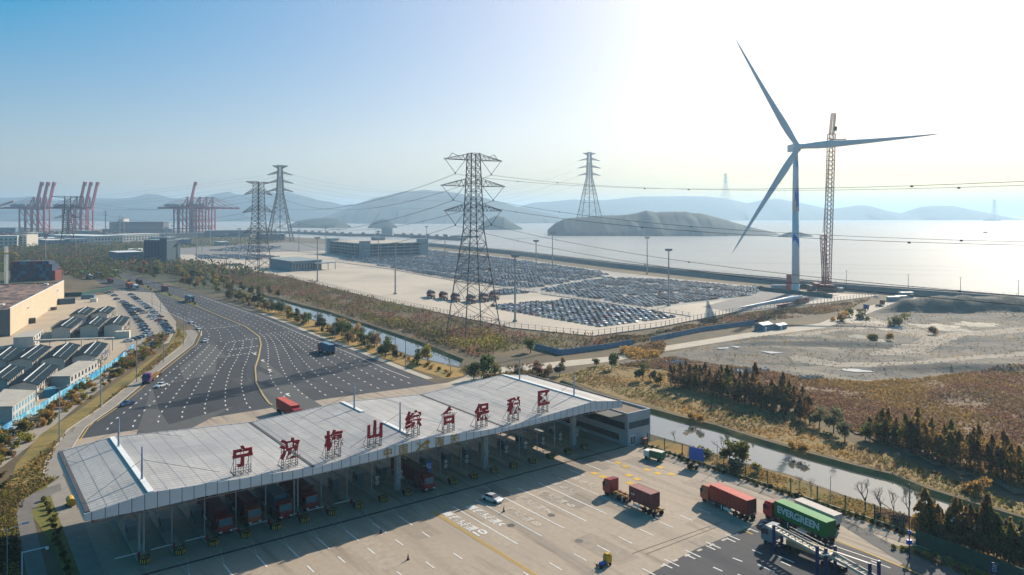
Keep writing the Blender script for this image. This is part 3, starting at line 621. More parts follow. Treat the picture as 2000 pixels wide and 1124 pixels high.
b = MB(); b.box(-1.75, 1.75, -.06, .06, 1.5, 4.35); b.build('board', blue, t)
for x in (-1.1, 1.1): b = MB(); b.bar((x, .1, 0), (x, .1, 3.8), .14); b.build('leg', steel, t)
# ------------------------------------------------------------ vehicles
def wheel(x, y, r=.5, w=.3):
    b = MB(); b.bar((x, y - w / 2, r), (x, y + w / 2, r), 2 * r, n=12); return b
PAINT = {'white': (.72, .73, .74), 'silver': (.42, .43, .45), 'black': (.012, .013, .016), 'grey': (.10, .105, .115), 'blue': (.03, .07, .17), 'red': (.22, .02, .02), 'pale blue': (.16, .24, .33)}
for k, c in PAINT.items(): mat(k + ' car paint', c, .25, metal=.2, spec=.6, col2=c)
def car_shape(b, body, gl, roof, low=False, sc=1.0, M=None):
    W = .9
    prof = [(-2.2, .32), (-2.25, .62), (-2.1, .92), (-1.5, .98), (1.0, .96), (1.9, .82), (2.22, .6), (2.2, .32)]
    n = len(prof); L = [(x, -W + (.06 if z > .9 else 0), z) for x, z in prof]; Rr = [(x, W - (.06 if z > .9 else 0), z) for x, z in prof]
    faces = [tuple(range(n)), tuple(range(2 * n - 1, n - 1, -1))] + [(i, i + n, (i + 1) % n + n, (i + 1) % n) for i in range(n)]
    T = (lambda p: p) if M is None else (lambda p: tuple(M @ Vec(p)))
    b.add([T(p) for p in L + Rr], faces, body)
    c = [(-1.75, -.8, .97), (1.05, -.8, .95), (1.05, .8, .95), (-1.75, .8, .97)]; r = [(-1.1, -.64, 1.42), (.3, -.64, 1.44), (.3, .64, 1.44), (-1.1, .64, 1.42)]
    b.add([T(p) for p in c + r], [(0, 1, 5, 4), (1, 2, 6, 5), (2, 3, 7, 6), (3, 0, 4, 7)], gl)
    b.add([T(p) for p in r], [(0, 1, 2, 3)], roof)
def small_car(colour):
    b = MB(); car_shape(b, 0, 1, 0)
    for x in (-1.35, 1.35):
        for y in (-.82, .82): b.bar((x, y - .1, .32), (x, y + .1, .32), .64, 2, n=8)
    return b.mesh('parked_car', [MATS[colour + ' car paint'], glass, black])
CARM = {k: small_car(k) for k in PAINT}
def full_car(colour, label, loc, rz, group=None, name='car'):
    t = thing(name, label, 'car', loc, rz, group); P = MATS[colour + ' car paint']
    b = MB(); car_shape(b, 0, 1, 0); b2 = MB(); b3 = MB(); vs = b.v
    b2.v, b2.f, b2.m = vs[:16], b.f[:10], [0] * 10; b2.build('body', P, t)
    b3.v = vs[16:24]; b3.f = [(0, 1, 5, 4), (1, 2, 6, 5), (2, 3, 7, 6), (3, 0, 4, 7)]; b3.m = [0] * 4; b3.build('window_glass', glass, t)
    b4 = MB(); b4.add(vs[24:28], [(0, 1, 2, 3)]); b4.build('roof', P, t)
    for x in (-1.35, 1.35):
        for y in (-.82, .82): wheel(x, y, .33, .2).build('wheel', black, t)
    for y in (-.62, .62):
        b = MB(); b.box(2.16, 2.26, y - .2, y + .2, .58, .74); b.build('headlight', white, t)
        b = MB(); b.box(-2.27, -2.16, y - .2, y + .2, .64, .82); b.build('tail_light', red, t)
    return t
def tractor(cab, label, loc, rz, trailer=12.6, group=None, deck=None, name='tractor_truck'):
    t = thing(name, label, 'truck', loc, rz, group)
    b = MB(); sec = [(2.1, .7), (2.35, 1.0), (2.3, 2.0), (1.95, 3.15), (1.6, 3.4), (.1, 3.5), (.1, .7)]; n = len(sec)
    b.add([(x, -1.2, z) for x, z in sec] + [(x, 1.2, z) for x, z in sec], [tuple(range(n)), tuple(range(2 * n - 1, n - 1, -1))] + [(i, i + n, (i + 1) % n + n, (i + 1) % n) for i in range(n)])
    c = b.build('cab', mat(cab + ' cab paint', {'red': (.30, .018, .022), 'purple': (.16, .025, .16), 'white': (.5, .5, .5), 'blue': (.03, .09, .3), 'orange': (.4, .09, .04), 'grey': (.25, .29, .31)}[cab], .35, spec=.5), t)
    b = MB(); b.poly([(2.325, -1.05, 1.98), (2.325, 1.05, 1.98), (1.99, 1.0, 3.08), (1.99, -1.0, 3.08)]); b.build('windscreen', glass, c)
    for y in (-1.205, 1.205): b = MB(); b.box(.9, 1.9, y - .01, y + .01, 1.9, 2.8); b.build('side_window', glass, c)
    for y in (-.9, .9): b = MB(); b.box(2.3, 2.42, y - .22, y + .22, .85, 1.1); b.build('headlight', white, c)
    for y in (-1.35, 1.35): b = MB(); b.box(1.9, 2.1, y - .1, y + .1, 1.9, 2.7); b.build('mirror', black, c)
    b = MB(); b.box(-4.2, 2.0, -.5, .5, .62, .95); b.box(-3.6, 0, -1.1, 1.1, .7, .86); b.build('chassis', dark_steel, t)
    for x in (1.3, -2.3, -3.5):
        for y in (-.98, .98): wheel(x, y, .52, .4).build('wheel', black, t)
    if trailer:
        x0, x1 = -1.0 - trailer + .6, -.6
        tr = MB(); dk = mat('chassis orange', (.42, .2, .05), .6) if deck == 'orange' else mat('trailer steel', (.13, .1, .09), .7)
        for y in (-.55, .55): tr.box(x0, x1, y - .1, y + .1, 1.05, 1.35)
        k = x0
        while k < x1: tr.box(k, k + .18, -1.2, 1.2, 1.12, 1.3); k += 1.5
        trl = tr.build('trailer', dk, t)
        for x in (x0 + .7, x0 + 2.0, x0 + 3.3):
            for y in (-.95, .95): wheel(x, y, .5, .45).build('wheel', black, trl)
        b = MB()
        for y in (-1.15, 1.15): b.box(x0 + 4.3, x0 + 6.2, y - .04, y + .04, .45, .95); b.box(x1 - 3, x1 - 2.8, y - .06, y + .06, .2, 1.1)
        b.build('side_guard', white, trl)
    return t
def container(col, L, label, loc, rz, text=None, group=None, top=None, W=2.44, H=2.75):
    m_ = mat('container ' + col, {'red': (.42, .045, .025), 'brown': (.20, .05, .045), 'green': (.006, .19, .03), 'blue': (.05, .16, .24), 'maroon': (.13, .02, .03), 'orange': (.45, .12, .03), 'white': (.5, .52, .52), 'navy': (.03, .05, .11)}[col], .6, col2=None, scale=.7)
    t = thing('shipping_container', label, 'container', loc, rz, group); b = MB(); h = W / 2; n = int(L / .28)
    for s in (-1, 1):                          # corrugated long sides
        pts = []
        for i in range(n + 1):
            x = -L / 2 + .1 + (L - .2) * i / n; pts.append((x, s * (h - (.05 if i % 4 in (1, 2) else 0))))
        for p, q in zip(pts, pts[1:]):
            f = [(p[0], p[1], .1), (q[0], q[1], .1), (q[0], q[1], H - .1), (p[0], p[1], H - .1)]
            b.poly(f if s < 0 else f[::-1])
    b.box(-L / 2 + .03, L / 2 - .03, -h + .07, h - .07, .06, H - .04)
    b.build('wall', m_, t)
    b = MB()
    for x in (-L / 2 + .05, L / 2 - .05):
        for y in (-h + .06, h - .06): b.box(x - .08, x + .08, y - .08, y + .08, 0, H)
    for y in (-h + .05, h - .05): b.box(-L / 2 + .13, L / 2 - .13, y - .06, y + .06, 0, .14); b.box(-L / 2 + .13, L / 2 - .13, y - .06, y + .06, H - .12, H - .002)
    b.build('frame', m_, t)
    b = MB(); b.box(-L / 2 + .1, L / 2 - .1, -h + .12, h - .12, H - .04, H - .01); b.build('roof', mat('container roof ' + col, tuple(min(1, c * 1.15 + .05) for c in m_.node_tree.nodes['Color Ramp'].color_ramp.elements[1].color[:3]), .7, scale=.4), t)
    b = MB()
    for y in (-.95, -.35, .35, .95): b.bar((-L / 2 - .02, y, .15), (-L / 2 - .02, y, H - .15), .05)
    b.box(-L / 2 - .012, -L / 2 + .01, -.02, .02, .1, H - .1); b.build('door_bar', dark_steel, t)
    if text:
        me = text_mesh(text[0], text[1], .012, mat('container lettering', (.6, .75, .78), .6), 'lettering', off=text[1] * .035, vertical=True)
        o = put('lettering', me, t, (text[2], h + .03, H * .5), pi)
    return t
def heading(a, bq): d = bq - a; return atan2(d.y, d.x)
# trucks on the front plaza
def rig(c, rz, L, cab, lab, ccol, clab, text=None, grp=None, back=.35):
    d = Vec((cos(rz), sin(rz), 0)); f = c + d * (L / 2 + .5)
    t = tractor(cab, lab, f, rz, L + .2, grp); k = container(ccol, L, clab, c + Vec((0, 0, 1.36)), rz, text)
    return t, k
def mid(a, c, z=4.1): p = (g(*a, z) + g(*c, z)) / 2; p.z = 0; return p
h1 = heading(g(1457.8, 978, 4.1), g(1389.5, 948, 4.1)); rig(mid((1389.5, 948), (1474.3, 972.8)), h1, 9.6, 'orange', 'orange red tractor truck carrying a plain red container across the plaza', 'red', 'plain brick red container on the truck in mid plaza')
h2 = heading(g(1610, 1020, 4.1), g(1513.3, 978.8, 4.1)); rig(mid((1513.3, 978.8), (1631.8, 1015.5)), h2, 11.4, 'red', 'dark red tractor truck pulling the green container beside the inspection walkway', 'green', 'bright green container with large pale lettering on its side', ('EVERGREEN', 1.75, .4))
h3 = heading(g(1285, 1000), g(1185, 955)); cb = g(1259, 996); d3 = Vec((cos(h3), sin(h3), 0))
tractor('red', 'red tractor truck with an orange chassis half empty behind it', cb + d3 * 8.6, h3, 12.4, None, 'orange')
container('brown', 5.9, 'short rusty brown container on the rear half of an orange chassis', cb + d3 * .1 + Vec((0, 0, 1.36)), h3, ('CAI', .55, 1.9))
hd = AX - pi / 2
p = xy(45.6, 2.5); rig(p + Vv * 9.0, hd, 12.1, 'red', 'red tractor truck nosing out of the canopy with a dark red container', 'maroon', 'dark red container on the truck leaving the canopy')
for i, lab in ((2, 'red tractor truck waiting in the third lane under the canopy'), (3, 'orange tractor truck waiting in the fourth lane under the canopy'), (4, 'red tractor truck waiting in the fifth lane under the canopy'), (5, 'red tractor truck waiting in the sixth lane under the canopy')):
    p = xy(UI[i] + 2.75, 9.5 + (i % 2)); rig(p + Vv * 6, hd, 11.9, 'orange' if i == 3 else 'red', lab, 'maroon' if i != 4 else 'blue', {2: 'dark red container in the third lane', 3: 'dark red container in the fourth lane', 4: 'blue container in the fifth lane', 5: 'dark red container in the sixth lane'}[i] + ' under the canopy')
p = g(552, 806); rig(xy(*uv(p)) - Vv * 4, AX - pi / 2, 11.9, 'red', 'red tractor truck entering the canopy from behind', 'red', 'red container sticking out behind the canopy roof')
p = g(640, 690); hb = heading(g(640, 690), g(615, 678)); hb = AX + pi / 2
rig(p, hb, 9.5, 'red', 'dark red tractor truck pulling a blue box on the rear asphalt', 'blue', 'blue container with a pale roof on the rear asphalt')
t = tractor('purple', 'purple tractor truck with an empty orange chassis on the left slip road', g(289, 748), heading(g(318, 727), g(288, 748)), 11.5, None, 'orange')
# white covered lorry behind the green container, truck below the walkway
c0 = mid((1552, 978), (1622, 1003), 3.2); t = thing('covered_lorry', 'white topped covered trailer parked by the fence behind the green container', 'trailer', c0 + U * 1.8 - Vv * .0, h2)
b = MB(); b.box(-4.4, 4.4, -1.1, 1.1, 1.1, 2.7); b.box(-4.5, 4.5, -1.15, 1.15, 2.7, 2.85); b.build('body', mat('dusty canvas', (.56, .5, .45), .8, scale=.8), t)
b = MB(); b.box(-4.2, 4.2, -.5, .5, .6, 1.09); b.build('chassis', dark_steel, t)
for x in (-3.6, -2.4, 3.4):
    for y in (-1, 1): wheel(x, y).build('wheel', black, t)
gl0, gl1 = g(1520, 1058), g(1640, 1104)
hg = heading(gl1, gl0); t = tractor('grey', 'pale grey flatbed truck parked under the inspection walkway', g(1517, 1066), hg, 0)
b = MB(); b.box(-13, -.6, -1.25, 1.25, 1.2, 1.4); b.build('flatbed', dark_steel, t)
for x in (-11.8, -10.5, -9.2):
    for y in (-.98, .98): wheel(x, y).build('wheel', black, t)
dd = Vec((cos(hg), sin(hg), 0))
b = MB(); b.box(-3.8, 3.8, -1.05, 1.05, 0, .9)
for k in range(5): b.box(-3.6 + k * 1.7, -3.3 + k * 1.7, -1.1, 1.1, -.02, .95)
tag(b.build('timber_stack', mat('pale timber', (.5, .36, .18), .8, scale=.6), None, g(1517, 1066) - dd * 6.2 + Vec((0, 0, 1.41)), hg), 'pale strapped timber stack on the flatbed under the walkway', 'timber')
# inspection walkway
t = thing('inspection_walkway', 'pale steel inspection walkway on blue posts with a long ramp at lower right', 'walkway')
plank = mat('pale walkway steel', (.62, .55, .45), .6, col2=(.42, .36, .29), scale=1.2); navy = mat('navy post', (.015, .03, .13), .5)
W0, W1 = g(1506, 1028, 3.6), g(1612, 1084, 3.6); W2, W3 = g(1622, 1082, 3.3), g(1722, 1138, .3)
e = (W1 - W0).normalized(); nn = Vec((-e.y, e.x, 0))
def deck(a, c, nm):
    b = MB(); w = .75; n = int((c - a).length / .9)
    for s in (-w, w): b.bar(a + nn * s, c + nn * s, .22, h=.4)
    for i in range(n + 1): p = a.lerp(c, i / n); b.bar(p - nn * w, p + nn * w, .5, h=.08)
    b.build(nm, plank, t)
deck(W0, W1, 'platform'); deck(W2, W3, 'ramp')
for p, hh in ((W0 + e * 1.6 - nn * .9, 4.6), (W1 - e * .8 - nn * .9, 4.9), (W0 + e * 1.6 + nn * .9, 3.4), (W1 - e * .8 + nn * .9, 3.4)):
    b = MB(); q = Vec((p.x, p.y, 0)); b.bar(q, q + Vec((0, 0, hh)), .42); b.build('post', navy, t)
for s, nm in ((-1.0, 0), (1.0, 1)):
    for f, hh in ((.0, 4.4), (.86, 3.3)):
        p = W2.lerp(W3, f) + nn * s; b = MB(); q = Vec((p.x, p.y, 0)); b.bar(q, q + Vec((0, 0, hh)), .42); b.build('post', navy, t)
b = MB()
for s in (-.85, .85):
    a, c = W0 + e * 3.5 + nn * s, W1 - e * 1 + nn * s
    for z in (.55, 1.1): b.bar(a + Vec((0, 0, z)), c + Vec((0, 0, z)), .07)
    for k in range(6): p = a.lerp(c, k / 5); b.bar(p, p + Vec((0, 0, 1.1)), .07)
b.build('handrail', steel, t)
b = MB()
for s in (-1.0, 1.0):
    a, c = W2 + nn * s, W2.lerp(W3, .86) + nn * s
    for z in (.2, 1.0): b.bar(Vec((a.x, a.y, 3.3 + z)), Vec((c.x, c.y, 2.2 + z)), .08)
b.build('handrail', steel, t)
# cars on the plaza and the roads
full_car('white', 'white saloon car driving out of the canopy shade', g(962, 979), AX - pi / 2 + .25)
for px, py, c, lab, rz in ((373, 631, 'white', 'white car on the left carriageway, farthest of the moving cars', AX - pi / 2), (388, 644, 'white', 'white car on the left carriageway with a dark shadow, second from the far end', AX - pi / 2), (401, 668, 'white', 'small white car where the lanes start to bend', AX - pi / 2 - .3),
                           (315, 756, 'white', 'white saloon just right of the purple tractor truck', AX - pi / 2 - .95), (248, 792, 'blue', 'blue grey car nearest the canopy on the slip road', AX - pi / 2 - 1.0),
                           (38, 836, 'white', 'white car parked beside the pale blue hoarding', AX + .55), (8, 858, 'black', 'dark car at the left edge beside the pale blue hoarding', AX + .5)):
    full_car(c, lab, g(px, py), rz)
t = thing('utility_truck', 'small green box truck parked by the hedge near the gatehouse', 'truck', g(1278, 898), AX + pi / 2 + .2)
b = MB(); b.box(1.0, 2.4, -.85, .85, .45, 1.95); c = b.build('cab', white, t)
b = MB(); b.box(2.3, 2.42, -.75, .75, 1.2, 1.8); b.build('windscreen', glass, c)
b = MB(); b.box(-2.5, .9, -.95, .95, .7, 2.2); b.box(-2.5, 2.3, -.4, .4, .4, .69); b.build('box_body', green_p, t)
b = MB(); b.box(-2.4, .8, -.85, .85, 2.2, 2.3); b.build('roof', off_white, t)
for x in (-1.6, 1.7):
    for y in (-.8, .8): wheel(x, y, .36, .25).build('wheel', black, t)
# yellow machine, cones, yellow tank
t = thing('road_marking_machine', 'small yellow wheeled machine with a blue tank standing alone at the front', 'machine', g(1180, 1106), AX)
b = MB(); b.box(.2, 1.3, -.5, .5, .5, 1.7); b.box(.35, 1.1, -.4, .4, 1.7, 1.95); b.build('body', yellow, t)
b = MB(); b.bar((-.9, 0, .55), (.1, 0, .55), .7, n=10); b.build('tank', blue, t)
b = MB(); b.box(-1.4, 1.2, -.4, .4, .3, .42); b.bar((-1.3, -.3, .4), (-2.0, -.3, 1.0), .07); b.bar((-1.3, .3, .4), (-2.0, .3, 1.0), .07); b.build('frame', dark_steel, t)
for x in (-1.1, .9):
    for y in (-.5, .5): wheel(x, y, .25, .14).build('wheel', black, t)
b = MB(); b.tube((0, 0, 0), (0, 0, .06), .3, .3, 10); b.tube((0, 0, .06), (0, 0, 1.05), .2, .04, 10); cone_me = b.mesh('traffic_cone', mat('cone', (.05, .03, .03), .7))
for i, (px, py, w) in enumerate(((797, 1094, 'standing alone on the left half of the plaza'), (984, 1000, 'behind the white saloon'), (961, 962, 'in the shade beside the white saloon'), (744, 1042, 'at the edge of the canopy shadow'))):
    tag(put('traffic_cone', cone_me, None, g(px, py)), 'dark traffic cone ' + w, 'cone')
t = thing('water_tank', 'yellow tank trailer by the left end of the canopy', 'tank', g(138, 988), AX + pi / 2)
b = MB(); b.bar((-1.2, 0, 1.0), (1.2, 0, 1.0), 1.5, n=12); b.build('tank', yellow, t)
b = MB(); b.box(-1.4, 1.6, -.5, .5, .3, .4); b.build('frame', dark_steel, t)
for y in (-.7, .7): wheel(0, y, .3, .2).build('wheel', black, t)
# queue of lorries on the far road
FQ = [(215, 553, 'maroon', 'red', 1), (176, 545, 'white', 'white', 1), (252, 563, 'red', 'red', 1), (160, 538, 'green', 'blue', 1), (193, 541, 'navy', 'blue', -1), (226, 536, 'white', 'white', -1), (272, 556, 'maroon', 'red', -1), (322, 569, 'brown', 'red', -1), (371, 590, 'blue', 'blue', -1)]
for i, (px, py, cc, cab, s) in enumerate(FQ):
    p = g(px, py)
    d = -Vv if s > 0 else Vv
    w_ = ['behind the pale lamp post on the far road', 'leading the left carriageway queue on the far road', 'nearest the site car park on the far road', 'farthest left on the far road', 'beside the far median', 'beyond the far median, palest box', 'beyond the median opposite the car park', 'near the trees right of the median', 'by the tip of the green median'][i]
    tractor(cab, f'{cab} tractor truck {w_}', p + d * 6.4, atan2(d.y, d.x), 12, 'lorries on the far road')
    container(cc, 12, f'{cc} container on the lorry {w_}', p + Vec((0, 0, 1.36)), atan2(d.y, d.x), None, 'containers on the far road')
p = g(266, 566); t = thing('box_lorry', 'white box lorry with a rounded front on the far road', 'truck', p, atan2(-Vv.y, -Vv.x))
b = MB(); b.box(-6, 2.2, -1.25, 1.25, .9, 3.8); b.build('box_body', white, t)
b = MB(); b.box(2.4, 4.4, -1.2, 1.2, .6, 3.2); b.build('cab', mat('pale blue cab', (.3, .42, .5), .4), t)
b = MB(); b.box(4.3, 4.45, -1, 1, 1.8, 2.9); b.build('windscreen', glass, t)
for x in (-4.5, 3.2):
    for y in (-1, 1): wheel(x, y).build('wheel', black, t)
# ------------------------------------------------------------ parked cars
CK = ['white'] * 6 + ['silver'] * 5 + ['grey'] * 4 + ['black'] * 6 + ['blue'] * 3 + ['pale blue'] * 3 + ['red']
NCAR = 0
def park(p, rz, where, group):
    global NCAR; NCAR += 1
    k = R.choice(CK); tag(put('parked_car', CARM[k], None, p, rz + R.choice((0, 0, pi)) + R.uniform(-.03, .03)), f'{k} car {where}', 'car', f'{k} cars {group}')
SM = MB()                                           # the far cars that nobody could count
def far_car(p, rz, k):
    M = Matrix.Translation(p) @ Matrix.Rotation(rz, 4, 'Z'); i = list(PAINT).index(k)
    hull = [(-2.2, -.9, .3), (2.2, -.9, .3), (2.2, .9, .3), (-2.2, .9, .3), (-2.15, -.85, .95), (2.1, -.85, .8), (2.1, .85, .8), (-2.15, .85, .95)]
    SM.add([M @ Vec(q) for q in hull], [(4, 5, 6, 7), (0, 1, 5, 4), (1, 2, 6, 5), (2, 3, 7, 6), (3, 0, 4, 7)], i)
    c = [(-1.75, -.8, .95), (1.05, -.8, .88), (1.05, .8, .88), (-1.75, .8, .95), (-1.1, -.64, 1.42), (.3, -.64, 1.44), (.3, .64, 1.44), (-1.1, .64, 1.42)]
    SM.add([M @ Vec(q) for q in c], [(0, 1, 5, 4), (1, 2, 6, 5), (2, 3, 7, 6), (3, 0, 4, 7)], 7); SM.add([M @ Vec(q) for q in c[4:]], [(0, 1, 2, 3)], i)
cand = []
LOTN = [xy(*uv(p)) for p in G([(950, 601), (1000, 609), (1092, 626), (1173, 642), (1240, 633), (1322, 622), (1290, 612), (1195, 597), (1105, 586), (1070, 590), (1000, 594)])]
us = [uv(p)[0] for p in LOTN]; vs = [uv(p)[1] for p in LOTN]
u = min(us)
while u < max(us):
    v = min(vs); j = 0
    while v < max(vs):
        p = xy(u, v)
        if inside(p, LOTN) and R.random() < .96: cand.append(p)
        v += 5.5; j += 1
    u += 4.3
cand.sort(key=lambda p: p.length)
for i, p in enumerate(cand):
    if i < 215: park(p + Vec((0, 0, .04)), AX + pi / 2, 'in the near diamond block of the port yard', 'in the near block of the yard')
    else: far_car(p + Vec((0, 0, .04)), AX + pi / 2, R.choice(CK))
for a, c, n, s in (((228, 586), (318, 632), 15, 0), ((256, 577), (312, 621), 13, 0), ((318, 630), (333, 652), 7, 0), ((280, 640), (300, 670), 6, 0), ((250, 668), (275, 660), 4, 0), ((316, 660), (285, 685), 6, 0), ((205, 571), (230, 582), 5, 0), ((246, 598), (290, 652), 13, 0)):
    A, Bq = g(*a), g(*c); e = (Bq - A).normalized()
    for i in range(n):
        if R.random() < .93: park(A.lerp(Bq, i / (n - 1)) + Vec((0, 0, .05)), atan2(e.y, e.x) + pi / 2 + .35, 'in the gravel car park beside the prefab houses', 'in the gravel car park')
def lot(px, du=3.9, dv=5.6, every=9, drop=.05):
    P = G(px); us = [uv(p)[0] for p in P]; vs = [uv(p)[1] for p in P]; u = min(us); i = 0
    while u < max(us):
        v = min(vs); j = 0
        while v < max(vs):
            p = xy(u, v)
            if inside(p, P) and R.random() > drop: far_car(p + Vec((0, 0, .05)), AX + pi / 2, R.choice(CK))
            j += 1; v += dv + (5 if j % 9 == 0 else 0)
        i += 1; u += du + (6 if i % every == 0 else 0)
lot([(1052, 567), (1180, 543), (1330, 549), (1500, 563), (1455, 581), (1310, 595), (1262, 601)])
lot([(660, 507), (705, 500), (832, 503), (835, 489), (1000, 507), (1170, 531), (1190, 538), (1045, 563), (1005, 562), (960, 558), (830, 537), (760, 523)])
lot([(964, 570), (1000, 566), (1030, 573), (1000, 577), (966, 577)], every=99)
lot([(380, 499), (500, 498), (545, 502), (500, 508), (390, 506)], 3.4, 6); lot([(340, 511), (405, 510), (405, 513), (340, 514)], 4, 6); lot([(360, 520), (470, 516), (475, 519), (370, 524)], 4, 6)
lot([(405, 490), (480, 480), (560, 483), (500, 494)], 4, 7, drop=.4)
kind(SM.build('far_cars', [MATS[k + ' car paint'] for k in PAINT] + [glass]), 'stuff')
for i, (px, py) in enumerate(((838, 580), (862, 583), (885, 586), (915, 589), (940, 586), (960, 582))):   # car carriers
    h = AX + pi / 2 - .3; d = Vec((cos(h), sin(h), 0)); p = g(px, py)
    t = tractor('red' if i % 2 else 'blue', ('red' if i % 2 else 'blue') + ' car carrier tractor, ' + 'first second third fourth fifth last'.split()[i] + ' from the left in the row behind the pylon', p, h, 13, 'car carriers parked behind the pylon')
    b = MB()
    for z in (1.9, 3.6): b.box(-13.5, 1.2 if z > 3 else -.8, -1.25, 1.25, z, z + .15)
    for k in range(6):
        for y in (-1.2, 1.2): b.bar((-13 + k * 2.4, y, 1.2), (-13 + k * 2.4, y, 4.6), .18)
    b.build('carrier_deck', mat('carrier steel', (.12, .03, .03), .6), t)
    for k in range(3):
        q = p + d * (-11 + k * 4.6) + Vec((0, 0, 3.75)); tag(put('parked_car', CARM[['black', 'red', 'blue', 'grey'][(i + k) % 4]], None, q, h), ['black', 'red', 'blue', 'grey'][(i + k) % 4] + ' car loaded on the upper deck of a car carrier', 'car', 'cars on the carriers')
# ------------------------------------------------------------ lattice pylons and wires
def lattice(b, secs, w, wb, panels):
    for (z0, h0), (z1, h1), n in zip(secs, secs[1:], panels):
        for k in range(n):
            a, c = lerp(z0, z1, k / n), lerp(z0, z1, (k + 1) / n); ha, hc = lerp(h0, h1, k / n), lerp(h0, h1, (k + 1) / n)
            Q = [(-1, -1), (1, -1), (1, 1), (-1, 1)]
            for i in range(4):
                p, q = Q[i], Q[(i + 1) % 4]
                A, Bq = Vec((p[0] * ha, p[1] * ha, a)), Vec((q[0] * ha, q[1] * ha, a)); C_, D = Vec((p[0] * hc, p[1] * hc, c)), Vec((q[0] * hc, q[1] * hc, c))
                b.bar(A, C_, w); b.bar(A, D, wb); b.bar(Bq, C_, wb); b.bar(C_, D, wb)
def arm_mesh(z, hl, depth, hw, w, tip=0, tilt=0):
    b = MB(); n = 6
    for s in (-1, 1):
        for y in (-hw, hw):
            b.bar((s * hw, y, z), (s * hl, 0, z + tilt), w); b.bar((s * hw, y, z + depth), (s * hl, 0, z + tilt + .2), w)
            for k in range(n):
                t0, t1 = k / n, (k + .5) / n; f = lambda t, zz: Vec((s * lerp(hw, hl, t), lerp(y, 0, t), lerp(zz, z + tilt, t)))
                b.bar(f(t0, z + depth), f(t1, z), w * .6); b.bar(f(t1, z), f((k + 1) / n, z + depth), w * .6)
        if tip: b.bar((s * hl * .85, 0, z + depth * .15), (s * hl * .72, 0, z + tip), w); b.bar((s * hl * .5, 0, z + depth * .5), (s * hl * .72, 0, z + tip), w)
    return b
pyl_m = mat('pylon steel', (.11, .105, .11), .6, metal=.3, scale=.3)
def pylon(label, loc, rz, H, secs, panels, arms, w, wb, group=None, vstr=True, mt=None, core=0):
    t = thing('pylon', label, 'pylon', loc, rz, group); m_ = mt or pyl_m
    b = MB(); lattice(b, secs, w, wb, panels); b.build('tower_frame', m_, t)
    if core: b = MB(); b.box(-core, core, -core, core, 0, H * .85); b.build('core', m_, t)
    for z, hl, dp, hw, tip, tilt in arms:
        a = arm_mesh(z, hl, dp, hw, wb * 1.25, tip, tilt).build('cross_arm', m_, t)
        if vstr:
            b = MB()
            for s in (-1, 1):
                x = s * (hl * .62); b.bar((s * hl * .96, 0, z), (x, 0, z - 6.3), .18); b.bar((s * hl * .28, 0, z), (x, 0, z - 6.3), .18); b.tube((x, 0, z - 6.7), (x, 0, z - 6.1), .35, n=8)
            b.build('insulator', dark_steel, a)
    return t
P1, P2, P3 = g(925, 660), g(505, 537), g(132, 502)
LD = (P1 - P2).normalized(); LA = atan2(LD.y, LD.x) + pi / 2
zt = hgt(925, 660, 300)
pylon('tall grey suspension pylon nearest the camera, three wide arms over the scrub', P1, LA, zt, [(0, 9.6), (26, 6.6), (50, 3.6), (zt - 14, 2.7), (zt, 2.2)], [3, 4, 6, 4],
      [(zt - 3.2, 15.5, 3.0, 2.2, 3.0, 0), (zt - 15.4, 17.2, 3.6, 2.8, 0, 0), (zt - 27, 15.5, 3.6, 3.0, 0, 0)], .42, .17)
zt2 = hgt(505, 537, 356)
t2 = pylon('tall grey tension pylon beside the yard office, short drooping arms', P2, LA + .5, zt2, [(0, 9.6), (30, 6), (zt2 - 30, 4.2), (zt2, 3.4)], [4, 6, 8],
      [(zt2 - 2.2, 15, 2.4, 3.4, 0, 2), (zt2 - 10, 17, 4, 3.5, 0, -2.4), (zt2 - 27, 19, 5, 3.9, 0, -2.4), (zt2 - 46, 18, 5, 4.2, 0, -2.4)], .6, .26, vstr=False)
zt3 = hgt(132, 502, 384)
pylon('grey tension pylon in the trees in front of the left port cranes', P3, LA, zt3, [(0, 11), (35, 6), (zt3 - 30, 4.2), (zt3, 3.4)], [4, 6, 8],
      [(zt3 - 2, 19, 2.4, 3.4, 0, 1.6), (zt3 - 14, 16, 4, 3.5, 0, -1.4), (zt3 - 28, 15, 4, 3.9, 0, -1.4)], .7, .34, vstr=False)
TA = g(547, 472); TAt = hgt(547, 472, 323); TB = Vec((151 / 1450 * 2100, 2100, 42)); TBt = 232 - 42
def big_tower(label, loc, H, w):
    return pylon(label, loc, .15, H, [(0, H * .155), (H * .38, H * .085), (H * .62, H * .04), (H, H * .022)], [3, 4, 9],
                 [(H * .955, H * .1, 6, H * .025, 0, 6), (H * .89, H * .16, 5, H * .03, 0, -3), (H * .78, H * .17, 5, H * .035, 0, -3), (H * .67, H * .17, 5, H * .04, 0, -3)], w, w * .45, 'river crossing towers' if 0 else None, False, None, H * .005)
big_tower('very tall tapering crossing tower with a solid core right of the port cranes', TA, TAt, 1.6)
big_tower('very tall tapering crossing tower standing on the wooded island', TB, TBt, 1.6)
b_ = Vec((417 / 1450 * 6000, 6000, 180)); big_tower('small faint tower on the far ridge left of the turbine', b_, 205, 1.5)
b_ = Vec((942 / 1450 * 6500, 6500, -3)); big_tower('faint lattice tower rising from a platform in the sea at far right', b_, 185, 1.6)
b = MB(); b.box(-90, 50, -10, 10, 0, 9); b.box(-60, -20, -10, 10, 9, 16); tag(b.build('sea_platform', dark_steel, None, (942 / 1450 * 6500, 6500, -3)), 'low dark platform in the sea below the faint lattice tower', 'platform')
def sag(a, c, s, n=24): return [a.lerp(c, i / n) - Vec((0, 0, 4 * s * (i / n) * (1 - i / n))) for i in range(n + 1)]
wire_m = mat('wire', (.06, .055, .055), .6)
